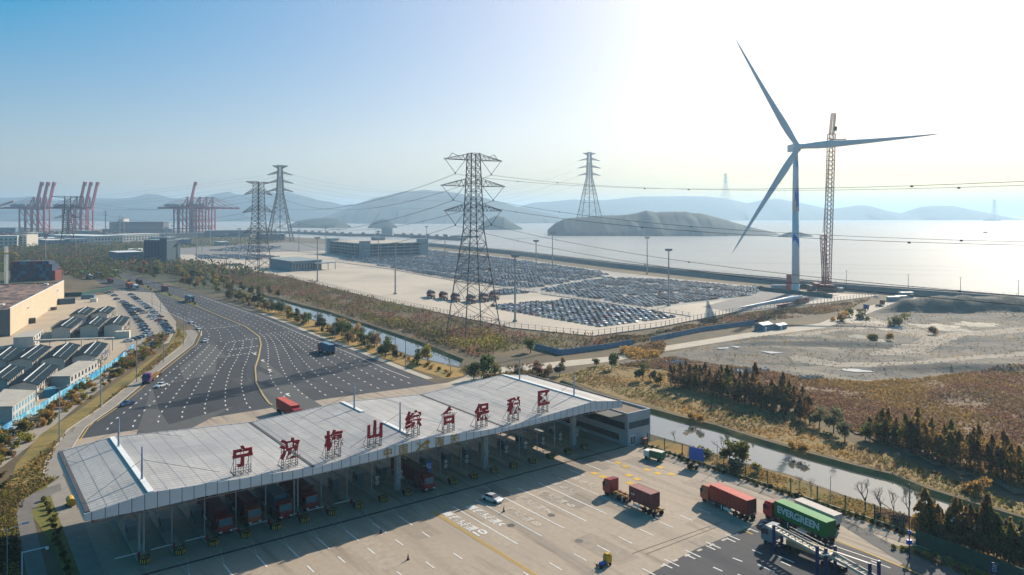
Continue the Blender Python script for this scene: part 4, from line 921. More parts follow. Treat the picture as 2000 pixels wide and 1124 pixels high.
ARM = [(zt - 3.2, 15.5), (zt - 15.4, 17.2), (zt - 27, 15.5)]
P0 = P1 + LD * 427; AD = Vec((cos(LA), sin(LA), 0)); wl = ['top', 'middle', 'lowest']
for i, (z, hl) in enumerate(ARM):
    for s in (-1, 1):
        a = P1 + AD * (s * hl * .62) + Vec((0, 0, z - 6.7)); side = 'sea side' if s > 0 else 'land side'
        b = MB()
        for d in (-.35, .35):
            pr = sag(a + AD * d, P0 + AD * (s * hl * .62 + d) + Vec((0, 0, z - 6.7)), 12.3, 40); b.path(pr[:34], .075, n=3)
        for k in (5, 12, 20, 27): p = pr[k]; b.box(p.x - .22, p.x + .22, p.y - .22, p.y + .22, p.z - .3, p.z + .1)
        tag(b.build('power_line', wire_m), f'{wl[i]} {side} twin wire running right from the nearest pylon', 'power line')
        b = MB()
        zz = zt2 - (10, 27, 46)[i]
        for d in (-.4, .4): b.path(sag(a + AD * d, P2 + AD * (s * 17 + d) + Vec((0, 0, zz - 3)), 15), .11, n=3)
        tag(b.build('power_line', wire_m), f'{wl[i]} {side} twin wire from the nearest pylon to the yard office pylon', 'power line')
        b = MB(); b.path(sag(P2 + AD * (s * 17) + Vec((0, 0, zz - 3)), P3 + AD * (s * 15) + Vec((0, 0, zt3 - (4, 16, 30)[i])), 14), .2, n=3)
        tag(b.build('power_line', wire_m), f'{wl[i]} {side} wire from the yard office pylon to the pylon in the trees', 'power line')
for i, f in enumerate((.89, .78, .67)):
    for s in (-1, 1):
        q = Vec((s * .15, 0, 0)); a = TA + Vec((s * TAt * .16, 0, TAt * f - 3)); c = TB + Vec((s * TBt * .16, 0, TBt * f - 3))
        b = MB(); b.path(sag(a, c, 62), .26, n=3); tag(b.build('power_line', wire_m), f'{wl[i]} {"right" if s > 0 else "left"} crossing wire between the two tall towers', 'power line')
        b = MB(); b.path(sag(a, a + Vec((-1300, -250, -60)), 40), .26, n=3); tag(b.build('power_line', wire_m), f'{wl[i]} {"right" if s > 0 else "left"} wire leaving the tall tower towards the left edge', 'power line')
# ------------------------------------------------------------ wind turbine
TB0 = g(1554, 571); zh = hgt(1554, 571, 290); tw = mat('turbine white', (.60, .62, .66), .35, col2=(.56, .58, .62), scale=.05); bluem = mat('turbine blue', (.01, .17, .6), .4)
t = thing('wind_turbine', 'white wind turbine with three long blades and blue marks on its tower', 'wind turbine', TB0)
b = MB(); pr = [(0, 2.9), (6, 2.75), (60, 2.4), (zh - 2, 1.9)]
for (z0, r0), (z1, r1) in zip(pr, pr[1:]): b.tube((0, 0, z0), (0, 0, z1), r0, r1, 20)
tow = b.build('tower', tw, t, smooth=True)
for z0, z1, a0, da in ((zh * .57, zh * .70, -1.7, 1.6), (zh * .335, zh * .385, -2.9, 2.4), (zh * .62, zh * .69, -2.2, .8), (zh * .86, zh * .90, -1.6, .9)):
    b = MB(); n = 10; rr = lambda z: (2.75 + (1.9 - 2.75) * (z - 6) / (zh - 8)) + .12
    for i in range(n):
        t0, t1 = i / n, (i + 1) / n
        A = [(rr(z) * cos(a0 + da * q), rr(z) * sin(a0 + da * q), z) for q, z in ((t0, z0 + 3 * sin(t0 * 5)), (t1, z0 + 3 * sin(t1 * 5)), (t1, z1 + 2 * sin(t1 * 4 + 1)), (t0, z1 + 2 * sin(t0 * 4 + 1)))]
        b.poly(A)
    b.build('blue_mark', bluem, tow)
b = MB(); b.box(-2.6, 2.6, -3.2, 9.5, zh - 2.2, zh + 3.0); b.box(1.2, 5.5, 6, 8, zh - 2, zh - .5); b.build('nacelle', tw, t)
HUB = Vec((0, -5.6, zh + .4)); b = MB(); b.bar(HUB + Vec((0, 2.6, 0)), HUB - Vec((0, 1.4, 0)), 5.4, n=16, w2=4.4); b.bar(HUB - Vec((0, 1.4, 0)), HUB - Vec((0, 3.0, 0)), 4.4, n=16, w2=1.0); b.build('hub', tw, t, smooth=False)
for ang, L in ((121.5, 92), (4.4, 102), (237, 93)):
    a = radians(ang); d = Vec((cos(a), 0, sin(a))); pn = Vec((-sin(a), 0, cos(a))); b = MB(); st = []
    for f, ch, th_ in ((0.015, 3.6, 3.4), (.06, 3.6, 2.8), (.13, 4.6, 2.0), (.22, 5.0, 1.5), (.35, 4.0, 1.1), (.5, 3.1, .8), (.65, 2.3, .55), (.8, 1.6, .36), (.92, .95, .2), (1.0, .12, .06)):
        c = HUB + d * (L * f) + Vec((0, -5.5 * f * f, 0)) + pn * (.12 * ch)
        if ang < 10: c += Vec((0, 0, -.8 * f + 2.2 * f * f))
        st.append([c + pn * (cos(q) * ch / 2) * (1 if cos(q) > 0 else 1.15) + Vec((0, 1, 0)) * (sin(q) * th_ / 2) for q in [2 * pi * k / 12 for k in range(12)]])
    for r0, r1 in zip(st, st[1:]): b.add(r0 + r1, [(i, (i + 1) % 12, (i + 1) % 12 + 12, i + 12) for i in range(12)])
    b.build('blade', tw, t, smooth=True)
b = MB(); b.tube((0, 0, 0), (0, 0, .8), 9, 8, 20); b.build('foundation', pale_conc, t)
# ------------------------------------------------------------ crawler crane lifting beside the turbine
CB = g(1614, 570); cr = mat('crane red', (.30, .05, .045), .55, scale=.2)
t = thing('crawler_crane', 'red lattice crawler crane standing right of the wind turbine', 'crane', CB)
k_ = CB.y / F
def cpt(px, py): return Vec(((px - 1614) * k_, 0, hgt(1614, 570, py)))
def boom(a, c, w, n, wr=.3, taper=1.0):
    b = MB(); d = (c - a); e = d.normalized(); sx = e.cross(Vec((0, 1, 0))).normalized(); sy = Vec((0, 1, 0))
    for k in range(n):
        t0, t1 = k / n, (k + 1) / n; w0 = w * (1 if 0 < k < n - 1 or taper == 1 else taper); q0 = [a + d * t0 + sx * (i * w / 2) + sy * (j * w / 2) for i, j in ((-1, -1), (1, -1), (1, 1), (-1, 1))]; q1 = [p + d / n for p in q0]
        for i in range(4): b.bar(q0[i], q1[i], wr); b.bar(q0[i], q1[(i + 1) % 4], wr * .6); b.bar(q1[i], q1[(i + 1) % 4], wr * .6)
    return b
boom(cpt(1615, 558), cpt(1624, 262), 4.2, 34, .42).build('main_boom', cr, t)
boom(cpt(1624, 264), cpt(1628, 222), 2.6, 9, .36).build('jib', cr, t)
boom(cpt(1612, 556), cpt(1607, 460), 3.0, 12, .36).build('derrick_mast', cr, t)
b = MB()
for a, c in (((1607, 455), (1619, 300)), ((1608, 455), (1621, 290)), ((1606, 470), (1604, 566)), ((1628, 222), (1628, 248))): b.bar(cpt(*a), cpt(*c), .16)
b.build('rope', dark_steel, t)
b = MB(); b.bar(cpt(1616, 275) - Vec((0, 4, 0)), cpt(1648, 274) - Vec((0, 4, 0)), .9); h = b.build('spreader_beam', cr, t)
b = MB(); b.bar(cpt(1617, 274) - Vec((0, 4, 0)), cpt(1629, 256) - Vec((0, 2, 0)), .2); b.bar(cpt(1647, 273) - Vec((0, 4, 0)), cpt(1629, 256) - Vec((0, 2, 0)), .2); b.box(5.1, 6.7, -3, -1, cpt(1629, 256).z, cpt(1629, 248).z); b.build('hook_block', dark_steel, h)
b = MB(); b.box(-5, 5, -5.5, -3.2, 0, 1.8); b.box(-5, 5, 3.2, 5.5, 0, 1.8); b.build('crawler', black, t)
b = MB(); b.box(-7, 4, -3, 3, 1.8, 5.2); b.box(-9, -6, -3.4, 3.4, 2.2, 6.4); b.box(2.5, 5, -3.2, -1.4, 2, 5); b.build('house', cr, t)
b = MB(); b.box(-13, -9.2, -3.5, 3.5, 0, 4.6); b.build('counterweight', dark_steel, t)
# clutter round the turbine foot
for i, (px, py, sx, sy, sz, m_, nm, lab) in enumerate(((1541, 568, 3, 2.5, 12, cr, 'site_box', 'tall dull red steel box left of the turbine foot'), (1572, 564, 10, 2.5, 3, mat('site green', (.05, .10, .09), .7), 'site_container', 'dark green site container right of the turbine foot'), (1590, 562, 8, 2.5, 2.6, cr, 'site_container', 'dull red site container between turbine and crane'),
          (1527, 566, 16, 2.4, 3.4, mat('pale sheet', (.3, .38, .45), .6), 'site_shed', 'pale blue shed left of the turbine foot'), (1600, 573, 9, 3, 1.2, mat('pallet', (.4, .2, .12), .8), 'pallet_stack', 'low brown stack before the crane tracks'), (1640, 570, 5, 3, 2.6, grey, 'site_vehicle_box', 'grey box right of the crane'))):
    b = MB(); b.box(-sx / 2, sx / 2, -sy / 2, sy / 2, 0, sz); b.box(-sx / 2 - .1, sx / 2 + .1, -sy / 2 - .1, sy / 2 + .1, sz, sz + .18); tag(b.build(nm, m_, None, g(px, py)), lab, nm.replace('_', ' '))
b = MB(); a, c = g(1479, 567), g(1626, 583)
b.bar(a + Vec((0, 0, 1.4)), c + Vec((0, 0, 1.4)), .15, h=2.8)
for p, e in along([a, c], 4): b.bar(p, p + Vec((0, 0, 3.0)), .25)
tag(b.build('site_hoarding', mat('green hoarding', (.025, .13, .115), .7), None), 'long dark green hoarding in front of the turbine foot', 'hoarding')
# lorry with a spare blade
hbq = heading(g(1500, 603), g(1573, 590)); t = tractor('red', 'dark red heavy tractor with the blade transporter by the yard fence', g(1573, 592), hbq, 0)
b = MB(); b.box(-36, -24, -1.5, 1.5, .9, 1.8); b.box(-14, -3, -1.6, 1.6, .9, 3.6); b.box(-34, -3, -.4, .4, 1.0, 1.5); b.build('trailer', cr, t)
for x in (-35, -33, -31, -29, -27, -13, -11, -9, -7):
    for y in (-1.1, 1.1): wheel(x, y, .5, .4).build('wheel', black, t)
b = MB(); st = []
for f, r in ((0, 1.5), (.06, 1.5), (.15, 1.9), (.3, 1.6), (.6, .9), (.85, .45), (1, .05)):
    st.append([Vec((-5 - 85 * f, cos(q) * r * .45, 4.0 + sin(q) * r)) for q in [2 * pi * k / 10 for k in range(10)]])
for r0, r1 in zip(st, st[1:]): b.add(r0 + r1, [(i, (i + 1) % 10, (i + 1) % 10 + 10, i + 10) for i in range(10)])
tag(b.build('spare_blade', tw, None, g(1573, 592), hbq, True), 'white spare turbine blade lying on the red transporter', 'blade')
# ------------------------------------------------------------ high mast lights in the port yard
LM = [(772, 575, 474, 'in front of the bare concrete, nearest the canal'), (1006, 629, 497, 'beside the near car block'), (1306, 598, 486, 'right of the near car block'), (1047, 560, 469, 'amid the lot behind the near block'), (1079, 528, 454, 'at the back of the lot before the seawall'), (1264, 536, 463, 'near the seawall left of the turbine'),
      (869, 528, 458, 'left of the nearest pylon in the far lot'), (833, 497, 442, 'at the right corner of the garage'), (739, 513, 451, 'in front of the garage'), (733, 468, 437, 'behind the garage'), (620, 550, 463, 'right of the yard office'), (636, 500, 443, 'left of the garage'), (584, 489, 438, 'right of the tall core tower'), (662, 468, 434, 'far behind the left end of the garage'),
      (467, 507, 446, 'left of the tension pylon'), (442, 522, 456, 'farther left of the tension pylon'), (411, 476, 440, 'below the right port cranes'), (384, 512, 451, 'by the short row of cars'), (395, 492, 445, 'on the bend of the yard road'), (326, 515, 444, 'just right of the dark tower block'), (336, 482, 440, 'behind the dark tower block'), (89, 515, 463, 'behind the container stack'), (234, 470, 422, 'by the moored ship, left one'), (242, 470, 424, 'by the moored ship, right one')]
for px, py, top, w in LM:
    H = hgt(px, py, top); t = thing('high_mast_light', 'pale high mast light ' + w, 'mast light', g(px, py), .3, 'high mast lights of the port yard'); r = max(.42, H * .013)
    b = MB(); b.tube((0, 0, 0), (0, 0, H), r * 1.25, r * .7, 8); b.build('pole', mat('mast concrete', (.42, .41, .40), .7, scale=.3), t)
    b = MB(); b.tube((0, 0, 0), (0, 0, 1.2), r * 3, r * 2.4, 8); b.build('base', pale_conc, t)
    b = MB(); b.tube((0, 0, H - 1.6), (0, 0, H - 1.2), H * .05, n=12)
    for k in range(8): a = k * pi / 4; b.box(cos(a) * H * .05 - .4, cos(a) * H * .05 + .4, sin(a) * H * .05 - .4, sin(a) * H * .05 + .4, H - 1.2, H - .1)
    b.build('lamp_ring', grey, t)
# fences of the yard
def post_fence(pts, h, step, m_, label, name='yard_fence', wall=None, solid=0):
    b = MB(); P = G(pts) if not isinstance(pts[0], Vec) else pts
    for p, e in along(P, step): b.bar(p, p + Vec((0, 0, h)), .22)
    b.path([p + Vec((0, 0, h * .9)) for p in P], .09); b.path([p + Vec((0, 0, h * .5)) for p in P], .07)
    for p, q in zip(P, P[1:]): b.bar(p + Vec((0, 0, .2)), q + Vec((0, 0, .2)), .3, h=.4)
    return tag(b.build(name, m_), label, 'fence')
post_fence([(560, 542), (640, 561), (750, 589), (880, 617), (1000, 642), (1157, 658)], 3.0, 4, steel, 'grey post fence along the scrub on the canal side of the car yard')
post_fence([(1157, 658), (1290, 640), (1450, 608), (1600, 594), (1712, 579)], 3.0, 4, steel, 'grey post fence along the right side of the car yard')
post_fence([(655, 512), (760, 526), (835, 540), (960, 561), (1050, 572)], 2.4, 5, steel, 'low fence with a dark kerb between the bare concrete and the far car lot')
post_fence([(1058, 575), (1180, 592), (1255, 604), (1350, 619)], 2.4, 5, steel, 'low fence behind the near diamond block of cars')
def solid_wall(pts, h, m_, label, name='hoarding', th=.2):
    b = MB(); P = G(pts)
    for p, q in zip(P, P[1:]): b.bar(p + Vec((0, 0, h / 2)), q + Vec((0, 0, h / 2)), th, h=h)
    for p, e in along(P, 3): b.bar(p, p + Vec((0, 0, h + .12)), th * 1.6)
    return tag(b.build(name, m_), label, 'hoarding')
bw = mat('weathered blue sheet', (.13, .22, .32), .7, col2=(.20, .25, .30), scale=.2)
solid_wall([(1045, 681), (1095, 694), (1180, 683), (1237, 673)], 2.3, bw, 'weathered blue sheet wall with a corner behind the canopy'); solid_wall([(1272, 669), (1370, 648), (1475, 634)], 2.3, bw, 'faded blue sheet wall leading to the small huts')
for px, py, sx, sy, sz, lab in ((1491, 645, 8, 5, 4, 'light blue hut with a pitched roof beside the dirt road'), (1523, 643, 7, 3.5, 3, 'small turquoise hut right of the blue hut')):
    t = thing('site_hut', lab, 'hut', g(px, py), AX); b = MB(); b.box(-sx / 2, sx / 2, -sy / 2, sy / 2, 0, sz * .75); b.build('wall', mat('hut blue', (.09, .2, .27), .7), t)
    b = MB(); b.add([(-sx / 2 - .3, -sy / 2 - .3, sz * .75), (sx / 2 + .3, -sy / 2 - .3, sz * .75), (sx / 2 + .3, sy / 2 + .3, sz * .75), (-sx / 2 - .3, sy / 2 + .3, sz * .75), (-sx / 2 - .3, 0, sz), (sx / 2 + .3, 0, sz)], [(0, 1, 5, 4), (2, 3, 4, 5), (0, 4, 3), (1, 2, 5), (3, 2, 1, 0)]); b.build('roof', mat('hut roof', (.3, .36, .4), .6), t)
    b = MB(); b.box(-sx * .3, -sx * .1, -sy / 2 - .05, -sy / 2 + .05, 0.05, 2); b.build('door', white, t)
for i, (px, py, sx, sz, lab) in enumerate(((1745, 589, 8, 3, 'grey site cabin, left of the pair beyond the dirt track'), (1760, 587, 7, 3, 'pale site cabin, right of the pair beyond the dirt track'), (1770, 581, 9, 3.4, 'longer cabin near the seawall beyond the dirt track'))):
    t = thing('site_cabin', lab, 'cabin', g(px, py), .1); b = MB(); b.box(-sx / 2, sx / 2, -1.5, 1.5, 0, sz); b.build('wall', mat('cabin grey', (.30, .34, .36), .7), t); b = MB(); b.box(-sx / 2 - .2, sx / 2 + .2, -1.7, 1.7, sz, sz + .2); b.build('roof', white, t)
tractor('blue', 'blue dump truck on the dirt track right of the huts', g(1690, 606, 0.3), heading(g(1662, 612), g(1694, 606)), 9)
tractor('red', 'rust red flatbed truck on the dirt track near the cabins', g(1722, 597, .3), heading(g(1690, 606), g(1725, 597)), 8)
for px, py, k, lab in ((1779, 580, 'white', 'white van by the longer site cabin'), (1773, 601, 'white', 'white car on the dirt track below the cabins'), (1790, 590, 'silver', 'silver car right of the site cabins'), (1830, 588, 'white', 'white car alone farther right of the site cabins'), (1712, 581, 'white', 'white vehicle at the end of the yard fence')):
    tag(put('car', CARM[k], None, g(px, py, .3), R.uniform(0, 3)), lab, 'car')
# ------------------------------------------------------------ buildings of the yard
def frame_at(px, py, qx, qy):                    # local frame with x running from one ground point to another
    a, c = g(px, py), g(qx, qy); return a, heading(a, c), (c - a).length
conc_b = mat('garage concrete', (.25, .30, .33), .8, col2=(.21, .26, .29), scale=.1)
dkm = mat('garage painted shade', (.035, .05, .06), .8)
a, rz, L = frame_at(712, 504, 832, 499); bb = g(640, 495); W = (bb - a).length; a2 = heading(a, bb) - rz
t = thing('parking_garage', 'long four level parking garage with open decks at the far end of the car yard', 'garage', a, rz)
sk_ = lambda x, y: (x + y * cos(a2), y * sin(a2))
b = MB(); b.prism([sk_(2, 2), sk_(L - 2, 2), sk_(L - 2, W - 2), sk_(2, W - 2)], 0, 17); b.build('core', dkm, t)  # dark box painted as the shade between the open decks
for k in range(5):
    b = MB(); z = k * 4.1; b.prism([sk_(0, 0), sk_(L, 0), sk_(L, W), sk_(0, W)], z + .6, z + 1.9); b.build('deck', conc_b, t)
for q in [(L * k / 8, 0) for k in range(9)] + [sk_(0, W * k / 12) for k in range(13)]:
    b = MB(); b.box(q[0] - .4, q[0] + .4, q[1] - .4, q[1] + .4, 0, 17); b.build('column', conc_b, t)
for x, y, w, h in ((2, 2, 12, 22), (L - 4, 2, 13, 23), (6, W - 6, 14, 22), (L * .75, W * .8, 16, 23)):
    b = MB(); q = sk_(x, y); b.box(q[0] - w / 2, q[0] + w / 2, q[1] - w / 2 + 3, q[1] + w / 2, 0, h); b.build('stair_tower', conc_b, t)
b = MB(); b.prism([sk_(3, 3), sk_(L - 3, 3), sk_(L - 3, W - 3), sk_(3, W - 3)], 18.31, 18.4); b.build('roof', pale_conc, t)
a, rz, L = frame_at(570, 531, 642, 526); bb = g(526, 523); a2 = heading(a, bb) - rz; W = (bb - a).length
t = thing('yard_office', 'low grey blue yard office with a wide entrance canopy', 'building', a, rz)
b = MB(); b.prism([sk_(0, 0), sk_(L * .8, 0), sk_(L * .8, W), sk_(0, W)], 0, 9.5); b.build('wall', mat('office wall', (.20, .28, .32), .8, scale=.2), t)
b = MB(); b.prism([sk_(-1, -1), sk_(L * .82, -1), sk_(L * .82, W + 1), sk_(-1, W + 1)], 9.5, 10.3); b.build('roof', mat('office roof', (.24, .29, .31), .8), t)
for k in range(10): b = MB(); x = 2 + k * L * .076; b.box(x, x + 1.2, -.1, .1, 2, 7.5); b.build('window', glass, t)
b = MB(); b.prism([sk_(L * .55, -9), sk_(L * 1.1, -9), sk_(L * 1.1, 6), sk_(L * .83, 6), sk_(L * .83, -1.2), sk_(L * .55, -1.2)], 6.8, 7.6); b.build('entrance_canopy', conc_b, t)
for x in (L * .6, L * .85, L * 1.05): b = MB(); b.box(x, x + .5, -8, -7.5, 0, 6.8); b.build('column', conc_b, t)
# dark tower block and other blocks left of the yard
def block(name, label, px, py, qx, qy, depth, top, wall, rows=0, cols=0, roof=None, wcol=None, cat='building', zb=.2, zt_=.92):
    a, rz, L = frame_at(px, py, qx, qy); H = hgt(px, py, top); t = thing(name, label, cat, a, rz)
    b = MB(); b.box(0, L, 0, depth, 0, H); b.build('wall', wall, t)
    b = MB(); b.box(-.4, L + .4, -.4, depth + .4, H, H + max(.4, H * .03)); b.build('roof', roof or conc_b, t)
    for r in range(rows):
        for c in range(cols):
            b = MB(); x = L * (c + .25) / cols; z = H * (zb + (zt_ - zb) * r / rows); b.box(x, x + L * .5 / cols, -.12, .1, z, z + H * .5 * (zt_ - zb) / rows); b.build('window', wcol or glass, t)
    return t, L, H
dkb = mat('blue grey wall', (.075, .12, .15), .7, col2=(.06, .10, .13), scale=.1)
t, L, H = block('tower_block', 'dark blue grey tower block standing alone among the trees', 281, 515, 326, 516, 22, 470, dkb, 9, 7, wcol=mat('dim window', (.035, .055, .07), .3))
b = MB(); b.box(L * .7, L + .3, -.6, 12, 0, H + 3); b.build('stair_tower', dkb, t)
t, L, H = block('hall', 'blue hall with a pale sheet roof left of the dark tower block', 230, 513, 280, 511, 40, 494, mat('hall wall', (.09, .20, .26), .7), roof=white)
pw = mat('pale wall', (.45, .46, .44), .8, scale=.05)
block('warehouse', 'long white warehouse with a broad pale roof above the trees', 185, 480, 240, 478, 160, 462, pw, 2, 9, roof=white)
block('warehouse', 'white walled warehouse at the left of the long row, small square windows', 140, 482, 172, 481, 90, 468, pw, 2, 4, roof=MATS['office roof'])
block('warehouse', 'blue walled warehouse with a small white end', 92, 483, 130, 482, 100, 470, mat('hall blue', (.10, .2, .28), .7), 1, 5, roof=off_white)
block('warehouse', 'long white building with a window band left of the dark tower block', 240, 473, 310, 470, 50, 459, pw, 2, 12, roof=white)
block('office_block', 'cream office block with three bands of windows at the left edge', -20, 488, 34, 487, 40, 462, off_white, 3, 6, roof=off_white)
block('office_block', 'narrow cream office tower right of the banded block at the left edge', 38, 486, 52, 486, 30, 459, off_white, 4, 2, roof=off_white)
block('flat_roof_hall', 'wide hall with a thin white roof edge behind the container stack', 58, 480, 108, 479, 60, 466, mat('hall blue', (.1, .2, .28), .7), roof=white)
t, L, H = block('terminal_shed', 'dark blue shed at the water below the right port cranes', 400, 464, 487, 463, 60, 451, mat('shed blue', (.06, .13, .18), .7))
block('conveyor_bridge', 'long low pinkish elevated road in front of the shed at the water', 320, 466, 452, 462, 14, 457, mat('bridge concrete', (.3, .27, .26), .8))
# cream walled warehouse with an unfinished roof
a, rz, L = frame_at(20, 657, 125, 587); H = 13.2; cream = stripes(stripes(mat('cream panel', (.50, .42, .30), .75, col2=(.44, .37, .27), scale=.06), 2, 1.6, .12, (.36, .30, .22)), 0, 12, .25, (.40, .33, .24))
t = thing('cream_warehouse', 'large cream walled warehouse with a cluttered unfinished roof at the left edge', 'warehouse', a, rz)
b = MB(); b.box(0, L, 0, .5, 0, H); b.build('wall', cream, t)
b = MB(); b.box(-.4, 0, 0, 90, 0, H - .5); b.box(L, L + .4, 0, 90, 0, H - 1); b.build('wall', mat('grey block wall', (.2, .2, .2), .9, scale=.3), t)
b = MB(); b.box(0, L, .5, 90, H - 2.2, H - 1.6); b.build('roof', mat('unfinished roof', (.26, .17, .13), .95, col2=(.05, .04, .045), scale=.22, amt=.25), t)
b = MB(); b.box(-.2, L + .2, -.05, .55, H, H + .25); b.build('coping', white, t)
for x, z, nm, m_ in ((L * .26, 8.5, 'notice', red), (L * .84, 9.0, 'notice', mat('blue lettering', (.03, .06, .2), .6))):
    b = MB(); b.box(x - 2.6, x + 2.6, -.12, 0, z - .9, z + .9); nb = b.build(nm, white, t)
    b = MB()
    for k in range(4): b.box(x - 2.2 + k * 1.15, x - 1.4 + k * 1.15, -.16, -.12, z - .2, z + .6)
    b.box(x - 2.2, x + 2.1, -.16, -.12, z - .65, z - .45); b.build('lettering', m_, nb)
for k in range(60):
    x, y = R.uniform(3, L - 3), R.uniform(3, 70); s = R.uniform(.5, 2.2)
    if k < 14: b = MB(); b.box(x, x + s * 2, y, y + s, H - 1.6, H - 1.6 + R.uniform(.3, 1.2)); tag(b.build('roof_crate', R.choice([off_white, orange, mat('pallet', (.4, .2, .12), .8)]), None, a, rz), 'small building material crate lying on the unfinished roof', 'crate', 'crates on the unfinished roof')
# container stack at the port road
ca = g(20, 549); cz = heading(g(20, 549), g(112, 548)); CBX = {}
for k, c in enumerate(('maroon', 'navy', 'brown', 'red', 'blue')):
    b = MB(); b.box(0, 12.0, 0, 2.42, 0, 2.75); b.box(.2, 11.8, .2, 2.2, 2.75, 2.78); CBX[c] = b.mesh('shipping_container', MATS.get('container ' + c) or mat('container ' + c, (.03, .05, .11), .6))
Lc = (g(112, 548) - ca).length; n = int(Lc / 2.6); ex = Vec((cos(cz), sin(cz), 0))
for i in range(n):
    hh = 6 if i < n * .82 else max(2, 6 - int((i - n * .82) / (n * .18) * 5))
    for k in range(hh):
        c = R.choice(['maroon', 'navy', 'navy', 'brown', 'navy', 'blue'] if i < n * .9 else ['red', 'navy', 'brown'])
        tag(put('shipping_container', CBX[c], None, ca + ex * (i * 2.6 + 2.5) + Vec((0, 0, k * 2.8 + .03)), cz + pi / 2), f'{c} container in the dark stack behind the cream warehouse', 'container', f'{c} containers of the dark stack')
t = thing('tower_crane', 'slim white tower crane mast with a yellow jib at the left edge', 'crane', g(12, 557)); H = hgt(12, 557, 482)
b = boom(Vec((0, 0, 0)), Vec((0, 0, H)), 1.8, 22, .2); b.build('mast', white, t)
b = MB(); b.bar((-30, 0, H * .83), (8, 0, H * .83), .9); b.build('jib', yellow, t)
for i, (px, py, qx, dp, top, wc, rf, lab) in enumerate(((-40, 462, 30, 60, 446, 'hall blue', None, 'blue long shed at the far left below the cranes'), (62, 466, 84, 50, 455, 'pale wall', white, 'small pale shed right of the cream office tower'), (300, 478, 322, 40, 464, 'pale wall', None, 'narrow pale block beside the dark tower block'),
        (330, 474, 346, 30, 464, 'pale wall', white, 'tiny white gatehouse on the port road'), (352, 478, 374, 30, 468, 'hall blue', white, 'small blue kiosk with a white roof on the port road'), (430, 480, 448, 30, 473, 'pale wall', white, 'low white shed beside the yard road'), (500, 470, 556, 50, 458, 'shed blue', None, 'dark blue sheds left of the tall core tower'),
        (172, 470, 190, 60, 452, 'bridge concrete', None, 'dull concrete silo block behind the warehouses'), (100, 474, 136, 60, 460, 'hall blue', white, 'blue shed with a white roof behind the flat hall'), (250, 497, 276, 30, 488, 'pale wall', white, 'low pale workshop among the trees'))):
    block('port_shed', lab, px, py, qx, py - .5, dp, top, MATS[wc], 1 if wc == 'pale wall' else 0, 4, roof=rf)
# colourful container rows and the moored ship
b = MB(); cl = ['maroon', 'blue', 'red', 'white', 'navy', 'orange', 'green']
for c in cl:
    if 'container ' + c not in MATS: mat('container ' + c, {'white': (.5, .52, .52), 'orange': (.45, .12, .03)}.get(c, (.3, .3, .3)), .6)
for r in range(5):
    for px in range(-20, 292, 2):
        p = g(px, 469 - r * 1.7); h = R.randint(2, 5)
        for k in range(h): b.box(p.x, p.x + 6.2, p.y, p.y + 2.5, k * 2.7, k * 2.7 + 2.6, R.randrange(7))
kind(b.build('container_rows', [MATS['container ' + c] for c in cl]), 'stuff')
shipb = mat('ship hull', (.03, .06, .09), .6)
def ship(name, label, loc, rz, L, W, H, cargo, sup):
    t = thing(name, label, 'ship', loc, rz); b = MB(); b.prism([(-L / 2, -W / 2), (L * .42, -W / 2), (L / 2, 0), (L * .42, W / 2), (-L / 2, W / 2)], -1, H); b.build('hull', shipb, t)
    if cargo: b = MB(); b.box(-L * .4, L * .4, -W * .45, W * .45, H, H + cargo); b.build('cargo', stripes(mat('ship cargo', (.08, .11, .15), .7, col2=(.12, .08, .08), scale=.08, amt=.3), 2, 2.7, .3, (.04, .05, .07)), t)
    b = MB(); b.box(sup - L * .04, sup + L * .04, -W * .45, W * .45, H, H + L * .15); b.box(sup - 1, sup + 1, -1, 1, H + L * .15, H + L * .2); b.build('superstructure', off_white, t)
ship('container_ship', 'big dark container ship moored between the two groups of port cranes', g(272, 455), 0, 205, 40, 12, 22, -48)
ship('cargo_ship', 'small grey ship beyond the jetty right of the garage', Vec((-92 / 1450 * 1900, 1900, -3)), 0, 75, 14, 5, 0, 14)
ship('small_boat', 'tiny boat alone on the bright sea at far right', Vec((925 / 1450 * 2350, 2350, -3)), .2, 14, 5, 2.5, 0, -2)
b = MB(); P = [Vec(p[:2]).to_3d() for p in G([(480, 455), (575, 455), (690, 460), (780, 461), (905, 468)])]
for p, q in zip(P, P[1:]): b.bar(p + Vec((0, 0, 1)), q + Vec((0, 0, 1)), 14, h=7)
for p, e in along(P, 45): b.box(p.x - 4, p.x + 4, p.y - 4, p.y + 4, 4, 8)
tag(b.build('jetty', mat('jetty stone', (.12, .14, .16), .9)), 'long dark jetty lying across the water beyond the garage', 'jetty')
t = thing('jetty_house', 'small square pump house on the jetty behind the garage', 'building', g(757, 463)); b = MB(); b.box(-14, 14, -10, 10, 4, 22); b.build('wall', conc_b, t); b = MB(); b.bar((4, 0, 22), (9, 0, 36), 2); b.build('crane_arm', grey, t)
